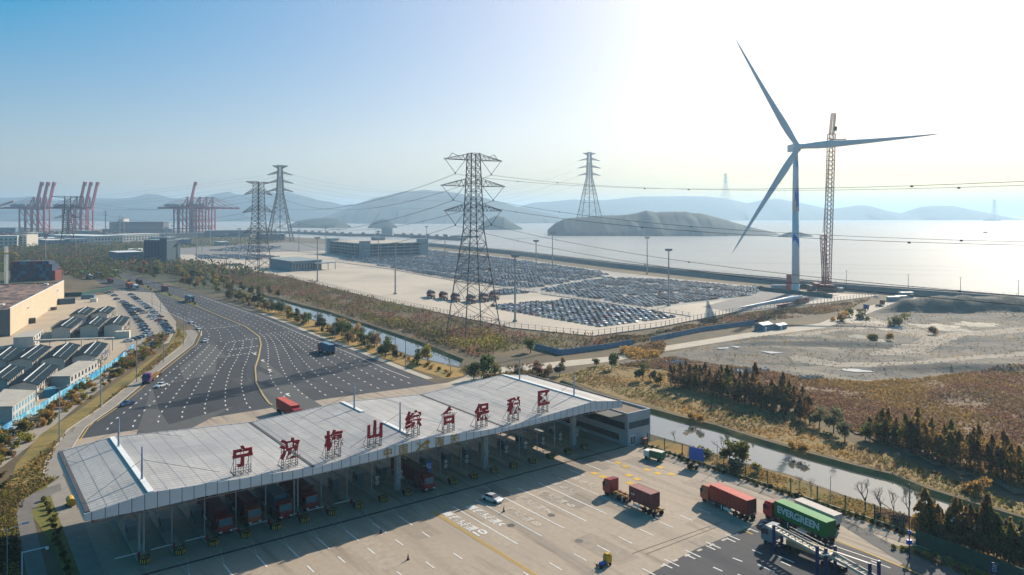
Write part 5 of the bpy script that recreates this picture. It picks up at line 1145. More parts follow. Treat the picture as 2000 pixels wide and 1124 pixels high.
# ------------------------------------------------------------ ship-to-shore cranes
stsm = mat('port crane red', (.36, .05, .085), .6, col2=(.28, .045, .08), scale=.03)
def sts(px, D, up, label):
    t = thing('port_crane', label, 'port crane', Vec(((px - 1000) / F * D, D, 0)), 0, 'port cranes'); gz = 74
    for x in (-34, 0):
        for y in (-11, 11): b = MB(); b.bar((x, y, 0), (x, y, gz), 3.2); b.build('leg', stsm, t)
    b = MB()
    for y in (-11, 11): b.bar((-34, y, 18), (0, y, 18), 2.4); b.bar((-34, y, gz - 4), (0, y, 18), 1.6); b.bar((-34, y, 42), (0, y, 42), 1.4)
    for x in (-34, 0): b.bar((x, -11, 18), (x, 11, 18), 2); b.bar((x, -11, gz - 4), (x, 11, gz - 4), 2.4)
    b.build('portal_brace', stsm, t)
    b = MB(); b.bar((-82, 0, gz), (4, 0, gz), 4.5, h=5.5); b.build('girder', stsm, t)
    b = MB(); b.box(-62, -22, -6, 6, gz + 2.8, gz + 10); b.build('machine_house', mat('machine house', (.22, .24, .3), .6), t)
    b = MB()
    for y in (-5, 5): b.bar((-4, y, gz), (-1, 0, gz + 30), 2); b.bar((-18, y, gz), (-3, 0, gz + 30), 1.4)
    b.bar((-3, 0, gz + 30), (-70, 0, gz + 6), 1); b.build('a_frame', stsm, t)
    b = MB()
    if up:
        for y in (-3.5, 3.5): b.bar((3, y, gz), (18, y, gz + 66), 3.2)
        b.bar((18, 0, gz + 60), (20, 0, gz + 70), 7)
        for k in range(6): b.bar((3 + 15 * k / 6, -3.5, gz + 11 * k), (3 + 15 * (k + 1) / 6, 3.5, gz + 11 * (k + 1)), 1.2)
    else:
        b.bar((3, 0, gz), (72, 0, gz - 1), 4.2, h=4.5); b.bar((-1, 0, gz + 30), (38, 0, gz + 2), 1); b.bar((-1, 0, gz + 30), (66, 0, gz + 2), 1)
    b.build('boom', stsm, t)
for i, px in enumerate((68, 80, 92)): sts(px, 2000 + i * 10, True, ('left', 'middle', 'right')[i] + ' crane of the leftmost group of three with raised booms')
for i, px in enumerate((152, 164, 177)): sts(px, 2000 + i * 10, True, ('left', 'middle', 'right')[i] + ' crane of the second group of three with raised booms')
for i, (px, up) in enumerate(((368, 1), (378, 0), (392, 0), (405, 0), (417, 0))): sts(px, 2000 + i * 10, up, ['crane with the only raised boom in the right group', 'first lowered boom crane next to the raised one', 'second lowered boom crane of the right group', 'third lowered boom crane of the right group', 'rightmost lowered boom crane reaching over the sea'][i])
t = thing('port_crane', 'port crane cut by the left edge with its boom slanting upward', 'port crane', Vec((-1000 / F * 2000, 2000, 0)), 0, 'port cranes')
b = MB(); b.bar((-30, 0, 70), (38, 0, 92), 4); b.bar((-40, 0, 73), (10, 0, 73), 4); b.build('boom', stsm, t)
b = MB(); b.bar((-14, 0, 0), (-14, 0, 75), 3); b.build('leg', stsm, t)
# ------------------------------------------------------------ prefab site houses and huts
roof_d = mat('dark sheet roof', (.018, .036, .05), .9, col2=(.011, .025, .036), scale=.4, spec=.05)
wall_p = mat('prefab wall', (.48, .46, .42), .7, col2=(.40, .38, .35), scale=.3)
HR = [((45, 745), (88, 709)), ((40, 699), (77, 672.5)), ((103, 696), (134, 669)), ((164, 691), (188, 666.5)), ((-12, 737), (21.5, 712)), ((119, 637), (144, 619)), ((174, 633), (192, 618)), ((221, 631), (235, 616)), ((152, 611), (169, 599)), ((194, 609), (209, 597.5)), ((-8, 700), (22, 677))]
WH = ['nearest the cream walled huts', 'left end of the second row', 'middle of the second row', 'right end of the second row', 'at the left edge, first row', 'left end of the third row', 'middle of the third row', 'right end of the third row by the car park', 'left house of the last row', 'right house of the last row', 'at the left edge, second row']
b = MB(); b.box(0, 1.1, -.04, .1, 0, 1.2); WINM = b.mesh('window', glass)
for (a_, c_), w in zip(HR, WH):
    a, c = g(*a_, 6.5), g(*c_, 6.5); a.z = c.z = 0; L = (c - a).length; rz = heading(a, c)
    t = thing('site_house', 'dark roofed prefab house, ' + w, 'prefab house', a, rz, 'prefab houses on the building site')
    hw = 3.7
    b = MB(); b.box(0, L, -hw, hw, 0, 5.2); b.add([(0, -hw, 5.2), (0, hw, 5.2), (0, 0, 6.2), (L, -hw, 5.2), (L, hw, 5.2), (L, 0, 6.2)], [(0, 2, 1), (3, 4, 5)]); b.build('wall', wall_p, t)
    b = MB()
    for s in (-1, 1): f = [(-.5, s * (hw + .6), 5.12), (L + .5, s * (hw + .6), 5.12), (L + .5, 0, 6.5), (-.5, 0, 6.5)]; b.poly(f if s < 0 else f[::-1]); f2 = [(x, y, z - .12) for x, y, z in f]; b.poly(f2[::-1] if s < 0 else f2)
    b.build('roof', roof_d, t)
    b = MB(); b.box(.5, L - .5, -.17, .17, 6.44, 6.6)
    for s, d in ((-1, 1.9),): b.bar((1, s * d, 6.5 - 1.38 * d / 4.3 + .06), (L - 1, s * d, 6.5 - 1.38 * d / 4.3 + .05), .05)
    b.build('roof_strip', white, t)
    b = MB(); b.box(0, L, -hw - 1.1, -hw, 2.5, 2.65); b.bar((0, -hw - 1.05, 3.6), (L, -hw - 1.05, 3.6), .07)
    k = 0
    while k < L: b.bar((k, -hw - 1.05, 0), (k, -hw - 1.05, 5.1), .1); k += 3.6
    b.build('gallery', steel, t)
    x = 1.0
    while x < L - 1.5:
        for z in (.9, 3.6): put('window', WINM, t, (x, -hw, z))
        x += 2.4
    k = 0
    for x in [R.uniform(1, L - 2) for _ in range(10)]:
        k += 1; b = MB(); z = R.choice((2.7, .1)); b.box(x, x + R.uniform(.4, 1.3), -hw - 1.0, -hw - .7, z, z + R.uniform(.8, 1.6)); tag(b.build('laundry', R.choice([red, white, off_white, blue, MATS['pale timber']]), None, a, rz), 'small bright cloth hung on the gallery of a prefab house', 'cloth', 'cloths on the galleries')
def flat_hut(pts, H, label, nw, strips=None):
    P = G(pts, H); a = P[0].copy(); a.z = 0; rz = heading(P[1], P[2]); t = thing('flat_roofed_hut', label, 'hut', (0, 0, 0), 0)
    Q = [(p.x, p.y) for p in P]
    b = MB(); b.prism(Q, 0, H - .2); b.build('wall', mat('hut wall', (.46, .46, .45), .7, scale=.3), t)
    cx, cy_ = sum(p[0] for p in Q) / 4, sum(p[1] for p in Q) / 4
    b = MB(); b.prism([(cx + (p[0] - cx) * 1.05, cy_ + (p[1] - cy_) * 1.03) for p in Q], H - .2, H + .1); b.build('roof', mat('hut flat roof', (.42, .385, .33), .8, col2=(.33, .3, .26), scale=.3), t)
    p, q = P[1], P[2]; d = (q - p); n = Vec((d.y, -d.x, 0)).normalized() * .03
    if n.dot(Vec((p.x - cx, p.y - cy_, 0))) < 0: n = -n
    for k in range(nw):
        for z in (.7, 3.0):
            f0, f1 = (k + .3) / nw, (k + .7) / nw; A, Bq = p + d * f0 + n, p + d * f1 + n; b = MB()
            b.poly([(A.x, A.y, z), (Bq.x, Bq.y, z), (Bq.x, Bq.y, z + 1.4), (A.x, A.y, z + 1.4)]); b.build('window', glass if not strips else MATS['hut blue trim'], t)
flat_hut([(98, 735.5), (137, 735), (190, 706), (153, 706)], 4.9, 'long white flat roofed site building with a row of small windows by the hoarding', 8)
mat('hut blue trim', (.05, .28, .42), .6)
flat_hut([(-30, 795), (24, 794), (69, 764), (10, 761)], 4.8, 'flat roofed site building with turquoise columns at the left edge', 8, True)
flat_hut([(26, 660), (65, 658), (84, 644), (42, 650)], 5, 'small cream flat roofed building between the prefab houses and the cream warehouse', 4)
t = thing('footbridge', 'pale roofed walkway running between two rows of prefab houses', 'walkway', (0, 0, 0)); a, c = g(66, 665, 5.5), g(222, 660, 5.5)
b = MB(); b.bar(a, c, 2.2, h=.3); b.build('roof', MATS['hut flat roof'], t)
b = MB()
for p, e in along([a, c], 6): b.bar(p, (p.x, p.y, 0), .2)
b.build('column', steel, t)
hb_m = mat('blue hoarding print', (.03, .30, .50), .6, col2=(.30, .52, .60), scale=.35, amt=.35, big=(.25, (.03, .20, .46), .52, .6))
solid_wall([(-40, 880), (0, 852), (50, 821), (90, 796), (115, 780), (137, 767), (179, 743), (220, 716), (245, 697), (261, 682)], 2.2, hb_m, 'bright blue printed hoarding along the gravel track', th=.15)
b = MB(); P = G([(126, 580), (160, 579), (220, 566)]); b.path([p + Vec((0, 0, 1.5)) for p in P], .2); 
for p, q in zip(P, P[1:]): b.bar(p + Vec((0, 0, 1.4)), q + Vec((0, 0, 1.4)), .2, h=2.8)
tag(b.build('hoarding', mat('dark green sheet', (.02, .085, .075), .7)), 'dark green hoarding between the building site and the far road', 'hoarding')
for i, (px, py, sx, sy, sz, m_, nm) in enumerate(((60, 632, 4, 3, 2.6, dark_steel, 'dark generator box at the foot of the cream wall'), (130, 594, 9, 4, 3.4, dkb, 'dark shed past the end of the cream wall'), (172, 584, 8, 3, 2.6, MATS['hall blue'], 'blue site container behind the prefab houses'), (183, 590, 4, 2, 2.2, white, 'white box beside the last prefab row'), (105, 606, 3, 2, 1.6, dark_steel, 'small dark pile near the cream wall'), (90, 775, 5, 4, 2.4, MATS['hut blue trim'], 'turquoise box between the two flat roofed buildings'), (240, 660, 6, 3, 3, off_white, 'cream box at the end of the blue hoarding'))):
    b = MB(); b.box(-sx / 2, sx / 2, -sy / 2, sy / 2, 0, sz); b.box(-sx / 2 - .1, sx / 2 + .1, -sy / 2 - .1, sy / 2 + .1, sz, sz + .15); tag(b.build('site_box', m_, None, g(px, py), R.uniform(0, 1)), nm, 'box')
# ------------------------------------------------------------ street lamps and small poles
def lamp(px, py, top, label, arms=((1, 0),), w=.1, L=1.6, group='street lamps along the roads', head=None):
    H = hgt(px, py, top); t = thing('street_lamp', label, 'street lamp', g(px, py), AX, group)
    b = MB(); b.tube((0, 0, 0), (0, 0, H), w * 1.3, w * .8, 8); b.build('pole', grey, t)
    for s, _ in arms:
        b = MB(); b.bar((0, 0, H - .1), (s * L, 0, H + .35), w * 1.1); a = b.build('arm', grey, t)
        b = MB(); b.box(min(s * L, s * L + s * .9), max(s * L, s * L + s * .9), -.18, .18, H + .3, H + .44); b.build('lamp_head', head or white, a)
for px, py, top, w in ((116, 864, 758, 'nearest the canopy on the left verge'), (197, 797, 703, 'second from the canopy on the left verge'), (267, 746, 665, 'third from the canopy on the left verge'), (320, 708, 647, 'by the inner bend of the left verge'), (359, 676, 614, 'at the tip of the left verge'), (345, 640, 590, 'at the merging lane left of the road'), (297, 600, 552, 'by the edge of the gravel car park'), (314, 610, 556, 'right of the gravel car park'), (364, 640, 588, 'on the far kerb bend')):
    lamp(px, py, top, 'grey street lamp ' + w, ((-1, 0), (1, 0)), .14)
for px, py, top, w in ((792, 721, 646, 'on the grass right of the road end'), (654, 662, 616, 'in the trees right of the road, middle'), (555, 622, 580, 'in the trees right of the road, left'), (457, 590, 550, 'among the far roadside trees'), (241, 566, 530, 'on the far median'), (880, 730, 713, 'short one beside the dirt road')):
    lamp(px, py, top, 'dark street lamp ' + w, ((-1, 0),), .13)
lamp(14, 1128, 1034, 'pale street lamp with two blue heads at the lower left corner', ((-1, 0), (1, 0)), .07, 2.0, None, mat('blue lamp head', (.1, .3, .6), .4))
def gate_pole(px, py, top, L, s, label):
    H = hgt(px, py, top); t = thing('camera_pole', label, 'camera pole', g(px, py), AX); b = MB(); b.tube((0, 0, 0), (0, 0, H), .13, .11, 8); b.build('pole', mat('pale pole', (.42, .52, .6), .5), t)
    b = MB(); b.bar((0, 0, H - .15), (s * L, 0, H - .1), .14); a = b.build('arm', MATS['pale pole'], t); b = MB(); b.box(s * L - .3, s * L + .1, -.15, .15, H - .5, H - .15); b.build('camera', white, a)
gate_pole(43, 1150, 1078, 3.4, 1, 'pale L shaped camera pole over the path at lower left'); gate_pole(737, 700, 671, 5, -1, 'grey L shaped camera pole at the road edge right'); gate_pole(1869, 1068, 1008, 1.9, -1, 'pale camera pole before the conifers at lower right'); gate_pole(1908, 1084, 1024, 1.0, -1, 'second slimmer camera pole before the conifers at lower right')
t = thing('sign_pole', 'tall dark pole with a blue box in front of the green panel fence', 'pole', g(1776, 1092)); H = hgt(1776, 1092, 946)
b = MB(); b.tube((0, 0, 0), (0, 0, H), .11, .07, 8); b.build('pole', navy, t); b = MB(); b.box(-.4, .4, -.25, .25, 2.5, 3.2); b.box(-.2, .2, -.15, .15, 4.2, 4.8); b.build('box', blue, t)
t = thing('road_sign', 'small blue sign with white marks cut by the bottom edge at lower right', 'sign', g(1942, 1138), -.4)
b = MB(); b.box(-.5, .5, -.05, .05, 1.3, 3.1); b.build('panel', navy, t); b = MB(); b.bar((0, .1, 0), (0, .1, 2.8), .12); b.build('post', grey, t)
put('lettering', text_mesh('出\n口', .65, .01, white, 'lettering', vertical=True), t, (0, -.07, 2.3))
for px, py, top, w in ((1622, 985, 930, 'by the canal right of the bare bush'), (1401, 917, 868, 'behind the blue board')):
    b = MB(); b.tube((0, 0, 0), (0, 0, hgt(px, py, top)), .08, .06, 6); tag(b.build('slim_pole', grey, None, g(px, py)), 'slim grey pole ' + w, 'pole')
t = thing('power_pole', 'dark power pole with three cross bars before the white warehouses', 'pole', g(206, 477)); H = hgt(206, 477, 412)
b = MB(); b.tube((0, 0, 0), (0, 0, H), .9, .6, 6); b.build('pole', dark_steel, t)
for k in (1, .93, .86): b = MB(); b.bar((-4, 0, H * k), (4, 0, H * k), .6); b.build('cross_bar', dark_steel, t)
for i, (px, py, top) in enumerate(((1774, 566, 546), (1876, 574, 551), (1989, 582, 556), (1653, 556, 541))):
    p = g(px, py + 12); b = MB(); b.tube((0, 0, 4.6), (0, 0, 15), .2, .14, 6); b.bar((-1, 0, 15), (1, 0, 15), .2)
    tag(b.build('seawall_lamp', grey, None, p), 'slim lamp on the seawall, ' + ('first', 'second', 'third', 'leftmost')[i] + ' right of the crane', 'lamp')
# ------------------------------------------------------------ hills and islands
hill_m = mat('far hill', (.02, .045, .055), .95, col2=(.012, .03, .042), scale=.004, big=(.002, (.05, .055, .045), .5, .7))
isle_m = mat('island woods', (.022, .05, .052), .95, col2=(.01, .026, .032), scale=.03, big=(.01, (.045, .06, .05), .5, .7))
def hill(name, sky, D, wid, m_, label, base=-4, rough=.12, n=140, rows=15):
    X = [(px - 1000) / F * D for px, _ in sky]; Z = [CH + (418 - py) / F * D for _, py in sky]; b = MB()
    tab = list(zip(X, Z)); idx = {}
    for i in range(n + 1):
        x = lerp(X[0], X[-1], i / n); h = max(0, curve(tab, x) - base); wl_ = wid * (.35 + .65 * min(1, h / max(1, max(Z)))); nz = .8 * mnoise.fractal(Vec((x * 9 / D * 4, D * .001, 0)), 1, 2, 5)
        for j in range(rows):
            t = -1 + 2 * j / (rows - 1); k = (1 - abs(t) ** 1.25); q = mnoise.fractal(Vec((x * 14 / D * 4, t * 1.7, D * .01)), 1, 2, 5)
            z = base + h * k * (1 + rough * q * (1 - k) * 2) + h * rough * .18 * nz * k
            b.v.append((x + q * wid * .06 * (1 - k), D + t * wl_ + q * wid * .1 * (1 - k), z if abs(t) < 1 else base - 3))
    for i in range(n):
        for j in range(rows - 1): a = i * rows + j; b.f.append((a, a + rows, a + rows + 1, a + 1)); b.m.append(0)
    return kind(b.build(name, m_, smooth=True))
hill('hill', [(-160, 400), (-60, 388), (20, 386), (60, 384), (110, 392), (185, 388), (240, 388), (262, 385), (285, 379.5), (308, 380), (330, 386), (360, 390), (395, 386), (421, 379), (447, 375), (460, 380), (492, 381), (524, 374), (545, 379), (562, 375), (600, 385), (625, 392), (648, 395), (668, 401), (690, 399), (720, 412), (760, 425)], 6600, 700, hill_m, '')
hill('hill', [(610, 432), (660, 414), (700, 398), (740, 385), (765, 380), (790, 374), (830, 371.5), (860, 373), (900, 378), (950, 388), (985, 397), (1010, 404), (1050, 412), (1090, 422)], 5200, 700, hill_m, '')
hill('hill', [(960, 420), (1000, 407), (1040, 397), (1060, 395), (1120, 390), (1180, 392), (1225, 386), (1260, 384), (1320, 383.5), (1380, 384), (1420, 388), (1460, 398), (1490, 391), (1520, 388), (1560, 396), (1620, 409), (1680, 401), (1700, 403), (1730, 412), (1762, 417), (1800, 404), (1830, 402), (1862, 403), (1912, 413), (1960, 424)], 7600, 800, hill_m, '')
hill('island', [(565, 441), (580, 432), (610, 428), (640, 425.5), (662, 428), (674, 435), (682, 441)], 3300, 110, isle_m, '', rough=.2)
hill('island', [(720, 442), (732, 432), (748, 427.5), (762, 430), (774, 442)], 3200, 60, isle_m, '', rough=.2)
hill('island', [(935, 445), (950, 430), (968, 421.5), (985, 424), (1000, 435), (1020, 446)], 2900, 80, isle_m, '', rough=.2)
hill('island', [(1070, 449), (1085, 436), (1100, 428), (1150, 423), (1200, 421), (1230, 418), (1245, 416), (1262, 412), (1280, 415), (1300, 414), (1340, 413), (1370, 418), (1400, 425), (1440, 437), (1480, 447), (1510, 454)], 2150, 150, isle_m, '', rough=.3, n=220, rows=21)
hill('island', [(1522, 460), (1540, 454), (1556, 452), (1570, 456), (1585, 460)], 1990, 20, isle_m, '', rough=.3)
# ------------------------------------------------------------ vegetation
LEAF = {'amber': [(.17, .115, .04), (.115, .08, .034), (.21, .145, .05)], 'rust': [(.125, .075, .036), (.09, .056, .03), (.155, .10, .042)], 'olive': [(.075, .085, .025), (.05, .062, .02), (.11, .10, .03)], 'green': [(.045, .07, .022), (.03, .05, .018), (.075, .095, .03)],
        'grey green': [(.085, .095, .06), (.055, .065, .04), (.12, .125, .08)], 'golden': [(.22, .14, .045), (.16, .105, .038), (.27, .18, .06)], 'dark': [(.035, .045, .022), (.05, .045, .025), (.025, .034, .018)], 'brown': [(.12, .085, .05), (.085, .06, .038), (.16, .11, .06)], 'yellow green': [(.16, .15, .03), (.11, .11, .025), (.21, .18, .04)], 'plum': [(.12, .06, .05), (.09, .05, .045), (.15, .08, .06)]}
LEAF = {k: [tuple(min(1, x * f * 1.32) for x, f in zip(c, (1.06, 1, .9))) for c in v] for k, v in LEAF.items()}
LM_ = {k: [mat(f'{k} leaf {i}', c, .8, spec=.15, col2=tuple(x * .8 for x in c), scale=2, leafy=.5) for i, c in enumerate(v)] for k, v in LEAF.items()}
bark = mat('bark', (.10, .08, .06), .9, scale=3)
def leaf(b, c, s, mi, rr):
    n = Vec((rr.uniform(-1, 1), rr.uniform(-1, 1), rr.uniform(-.3, 1))).normalized(); a = n.orthogonal().normalized() * s; d = n.cross(a)
    q = rr.uniform(0, 6.3); a, d = a * cos(q) + d * sin(q), d * cos(q) - a * sin(q)
    b.add([c - a, c + d * .7, c + a, c - d * .7], [(0, 1, 2, 3)], mi)
def conifer(H, W, n, s, col, seed):              # slim ragged oval of many leaf clusters
    rr = random.Random(seed); b = MB(); lobes = [(rr.uniform(0, 6.3), rr.uniform(.25, .95), rr.uniform(.3, .6)) for _ in range(9)]
    for _ in range(n):
        if rr.random() < .45:
            a, t, k = rr.choice(lobes); a += rr.gauss(0, .35); t = min(1, max(0, t + rr.gauss(0, .05))); k = W * (1 - t ** 2.6) * (.55 + .6 * rr.random())
        else:
            a = rr.uniform(0, 6.3); t = rr.random(); k = W * (1 - t ** 2.2) * (.45 + .55 * min(1, t * 3)) * rr.random() ** .5
        leaf(b, Vec((cos(a) * k, sin(a) * k, H * (.16 + .84 * t) + rr.uniform(-.25, .25))), s * rr.uniform(.6, 1.4), rr.choice((0, 0, 1, 2)), rr)
    return b.mesh('crown', LM_[col])
def round_crown(H, W, n, s, col, seed, z0=.35, cl=9):
    rr = random.Random(seed); b = MB(); cs = []
    for _ in range(cl):
        a = rr.uniform(0, 6.3); k = W * rr.uniform(0, .7); cs.append((Vec((cos(a) * k, sin(a) * k, H * rr.uniform(z0, .85))), rr.uniform(.3, .55) * W, rr.choice((0, 0, 1, 2))))
    for _ in range(n):
        c, r, m_ = rr.choice(cs); d = Vec((rr.gauss(0, 1), rr.gauss(0, 1), rr.gauss(0, .8))).normalized() * r * rr.random() ** .35
        leaf(b, c + d, s * rr.uniform(.6, 1.3), m_ if rr.random() < .7 else rr.randrange(3), rr)
    return b.mesh('crown', LM_[col])
def trunk(H, r, seed, limbs=4, frac=.8):
    rr = random.Random(seed); b = MB(); p = Vec((0, 0, 0)); top = Vec((rr.uniform(-.1, .1) * H * .3, rr.uniform(-.1, .1) * H * .3, H * frac)); b.tube(p, top * .5, r, r * .7, 7); b.tube(top * .5, top, r * .7, r * .25, 6)
    for k in range(limbs):
        f = rr.uniform(.35, .8); a = rr.uniform(0, 6.3); q = top * f; b.tube(q, q + Vec((cos(a), sin(a), .9)) * H * .2, r * .4, r * .12, 5)
    return b.mesh('trunk', bark)
def bare(H, r, seed, depth=4, m_=bark):
    rr = random.Random(seed); b = MB()
    def grow(p, d, L, r, k):
        q = p + d * L; b.tube(p, q, r, r * .65, 5 if k > 1 else 3)
        if k == 0: return
        for _ in range(3 if k > 1 else 4):
            e = (d + Vec((rr.uniform(-.8, .8), rr.uniform(-.8, .8), rr.uniform(-.15, .6)))).normalized(); grow(p.lerp(q, rr.uniform(.7, 1)), e, L * rr.uniform(.55, .8), r * .55, k - 1)
    grow(Vec((0, 0, 0)), Vec((0, 0, 1)), H * .34, r, depth); return b.mesh('branches', m_)
TREES = {}
for col, H, W in (('rust', 7.4, 1.65), ('brown', 7.6, 1.6), ('olive', 7.2, 1.7), ('amber', 7.3, 1.7)): TREES['conifer ' + col] = [(conifer(H * (.85 + .12 * k), W, 560, .3, col, k * 7 + 1), trunk(H * (.85 + .12 * k), .15, k, 3, .97)) for k in range(4)]
for col in ('green', 'grey green', 'olive', 'dark', 'golden', 'rust', 'plum', 'yellow green', 'brown'): TREES['round ' + col] = [(round_crown(6, 2.6, 800, .3, col, k * 3 + 5), trunk(6, .17, k + 4)) for k in range(2)]
for col in ('olive', 'golden', 'dark', 'brown', 'green', 'yellow green', 'grey green', 'plum'): TREES['bush ' + col] = [(round_crown(2.2, 1.7, 380, .2, col, k * 5 + 2, .15, 7), None) for k in range(2)]
FARB = {}
def tree(p, kd, label, sc=1.0, group=None, cat='tree', name=None):
    cr_, tr = R.choice(TREES[kd]); nm = name or ('conifer' if kd.startswith('con') else 'bush' if kd.startswith('bush') else 'tree')
    if tr is None: o = tag(put(nm, cr_, None, p, R.uniform(0, 6.3)), label, cat if cat != 'tree' else 'bush', group); o.scale = (sc * R.uniform(.85, 1.2),) * 2 + (sc * R.uniform(.8, 1.15),); return o
    t = thing(nm, label, cat, p, R.uniform(0, 6.3), group); put('crown', cr_, t); put('trunk', tr, t); k = sc * R.uniform(.74, 1.18); t.scale = (k, k, k * R.uniform(.85, 1.15)); t.rotation_euler = (R.uniform(-.05, .05), R.uniform(-.05, .05), R.uniform(0, 6.3)); return t
def on_land(p, z=0): return Vec((p.x, p.y, wz(p.x, p.y) if inside(p, WP) else z))
def row(a, c, n, depth, kd, label, group, sc=1.0, lanes=1):
    A, Bq = g(*a), g(*c); e = (Bq - A); nn = Vec((-e.y, e.x, 0)).normalized()
    for i in range(n):
        p = A + e * ((i + R.uniform(-.6, .6)) / max(1, n - 1)) + nn * (R.uniform(-.4, .4) + (i % lanes) * depth); tree(on_land(p), kd if isinstance(kd, str) else R.choice(kd), label, sc, group)
row((1310, 755), (1545, 812), 66, 3.2, ['conifer brown', 'conifer brown', 'conifer rust', 'conifer olive'], 'slim brown dawn redwood in the dense dark grove across the canal', 'dense redwood grove', 1.0, 3)
row((1560, 820), (1580, 828), 4, 2, 'conifer rust', 'rust brown redwood at the right end of the dark grove', 'grove end redwoods', .9)
row((1700, 858), (2010, 958), 40, 3.5, ['conifer amber', 'conifer rust', 'conifer olive', 'conifer amber'], 'rusty redwood in the long row on the far bank at right', 'far bank redwood row', .98, 2)
row((1800, 1058), (2060, 1128), 46, 2.6, ['conifer olive', 'conifer amber', 'conifer rust', 'conifer olive'], 'olive brown redwood in the row behind the green panel fence', 'lower right redwood row', .95, 2)
for x, y, kd, lab, s in ((1600, 836, 'round grey green', 'silvery green broad tree right of the dark grove, left of three', 1.1), (1628, 846, 'round grey green', 'silvery green broad tree right of the dark grove, middle of three', 1.15), (1650, 862, 'round grey green', 'silvery green broad tree right of the dark grove, right of three', 1.0), (1690, 862, 'round olive', 'olive tree between the silvery trees and the redwood row', .85), (1720, 868, 'round olive', 'dull olive tree at the left end of the redwood row', .9), (1788, 870, 'round green', 'deep green tree standing in the redwood row', 1.0),
                         (1290, 752, 'round olive', 'olive tree left of the dark grove', .9), (1278, 745, 'round dark', 'dark round tree left of the dark grove', .7), (1255, 745, 'round green', 'green tree on the golden slope behind the canopy end', .9), (1195, 722, 'round green', 'broad dark green tree by the dirt road behind the canopy', 1.0), (1165, 716, 'round olive', 'olive tree beside the dirt road behind the canopy', .75), (1093, 735, 'round dark', 'dark bushy tree just behind the right roof mast', .75), (1098, 712, 'round plum', 'bare reddish tree by the pale dirt road', .6),
                         (945, 738, 'round green', 'broad dark green tree behind the left of the first roof mast', 1.55), (925, 742, 'round green', 'dark green tree touching the canopy back edge', 1.2), (965, 735, 'round olive', 'olive green tree right of the broad dark tree', 1.2), (1036, 690, 'round green', 'tall green tree in front of the blue sheet wall', 1.3), (1010, 735, 'round brown', 'brown bushy tree left of the first roof mast', .8), (1050, 735, 'round plum', 'reddish brown bushy tree behind the roof ridge', .85), (1070, 738, 'round brown', 'brown bushy tree at the start of the right canal', .8),
                         (1425, 905, 'round olive', 'olive tree by the canal behind the mesh fence, left of two', .85), (1450, 912, 'round olive', 'fuller olive tree by the canal behind the mesh fence, right of two', 1.15), (1800, 1045, 'round plum', 'reddish tree left of the lower right redwoods', .7)):
    tree(on_land(g(x, y)), kd, lab, s)
bt = [(bare(7.5, .16, k), None) for k in range(3)]; twig = mat('purple twigs', (.13, .085, .085), .9); bb_ = [(bare(3.4, .07, k + 9, 5, twig), None) for k in range(2)]
for x, y, k, s, lab in ((1690, 1000, 0, 1.1, 'large bare tree by the canal, left of the bare group'), (1720, 1008, 1, .95, 'bare tree by the canal, second of the bare group'), (1746, 1020, 2, .95, 'bare tree by the canal, third of the bare group'), (1775, 1012, 0, .8, 'smaller bare tree by the canal beside the dark pole'), (1318, 866, 1, .55, 'small bare tree on the golden bank right of the gatehouse'), (1412, 893, 2, .8, 'thin bare tree behind the blue board'), (1438, 900, 0, .7, 'thin bare tree between the olive trees'), (1840, 905, 1, .6, 'bare leaning tree below the far bank redwoods')):
    t = thing('bare_tree', lab, 'tree', g(x, y), k); put('branches', bt[k][0], t); t.scale = (s,) * 3
for x, y, k, s, lab in ((1562, 962, 0, 1.25, 'purple bare bush by the canal, left of the pair'), (1584, 972, 1, 1.3, 'purple bare bush by the canal, right of the pair')):
    t = thing('bare_bush', lab, 'bush', g(x, y), k); put('branches', bb_[k][0], t); t.scale = (s,) * 3
# bushes beside the plaza fence, on the banks and on the left verge
for i in range(44):
    f = i / 43; p = xy(103.9 + R.uniform(-.4, .4), lerp(-4, -66, f)); tree(p, R.choice(['bush green', 'bush dark', 'bush olive']), 'low hedge bush at the foot of the mesh fence', .55, 'hedge along the mesh fence')
for x, y, kd, s, lab in ((1352, 886, 'bush dark', 1.0, 'round dark bush left behind the blue board'), (1380, 893, 'bush olive', 1.35, 'round olive bush right behind the blue board'), (1350, 917, 'bush dark', .9, 'dark bush in front of the blue board'), (1440, 925, 'bush dark', 1.6, 'wide dark bush behind the fence below the olive trees'), (1475, 925, 'bush yellow green', 1.2, 'yellow green bush beside the golden bank'), (1745, 1020, 'bush plum', 1.2, 'low reddish bush under the bare trees, left'), (1765, 1028, 'bush plum', 1.3, 'low reddish bush under the bare trees, right'), (1718, 1013, 'bush dark', .7, 'dark bush under the second bare tree'),
                       (1570, 886, 'bush golden', 1.5, 'golden reed clump on the far canal bank'), (1350, 818, 'bush golden', 1.2, 'golden reed clump on the far bank behind the gatehouse'), (1370, 826, 'bush golden', 1.2, 'second golden reed clump behind the gatehouse'), (1545, 880, 'bush golden', 1.2, 'smaller golden reed clump on the far canal bank'), (1910, 968, 'bush golden', 1.5, 'golden bush at the far bank near the right edge'), (1895, 962, 'bush brown', 1.3, 'brown bush at the far bank near the right edge'), (1660, 620, 'bush olive', 3, 'olive bush by the dirt track crossing, left'), (1640, 628, 'bush golden', 3, 'golden bush by the dirt track crossing'), (1685, 625, 'bush olive', 2.8, 'olive bush by the dirt track crossing, right'), (1752, 640, 'bush olive', 4, 'round bush standing in the pale rubble'), (1820, 658, 'bush brown', 2.4, 'brown bush at the edge of the pale rubble'), (1705, 672, 'bush olive', 2.2, 'small bush above the grey spoil'), (1740, 668, 'bush golden', 2.2, 'golden bush above the grey spoil')):
    tree(on_land(g(x, y)), kd, lab, s)
VB_ = 0
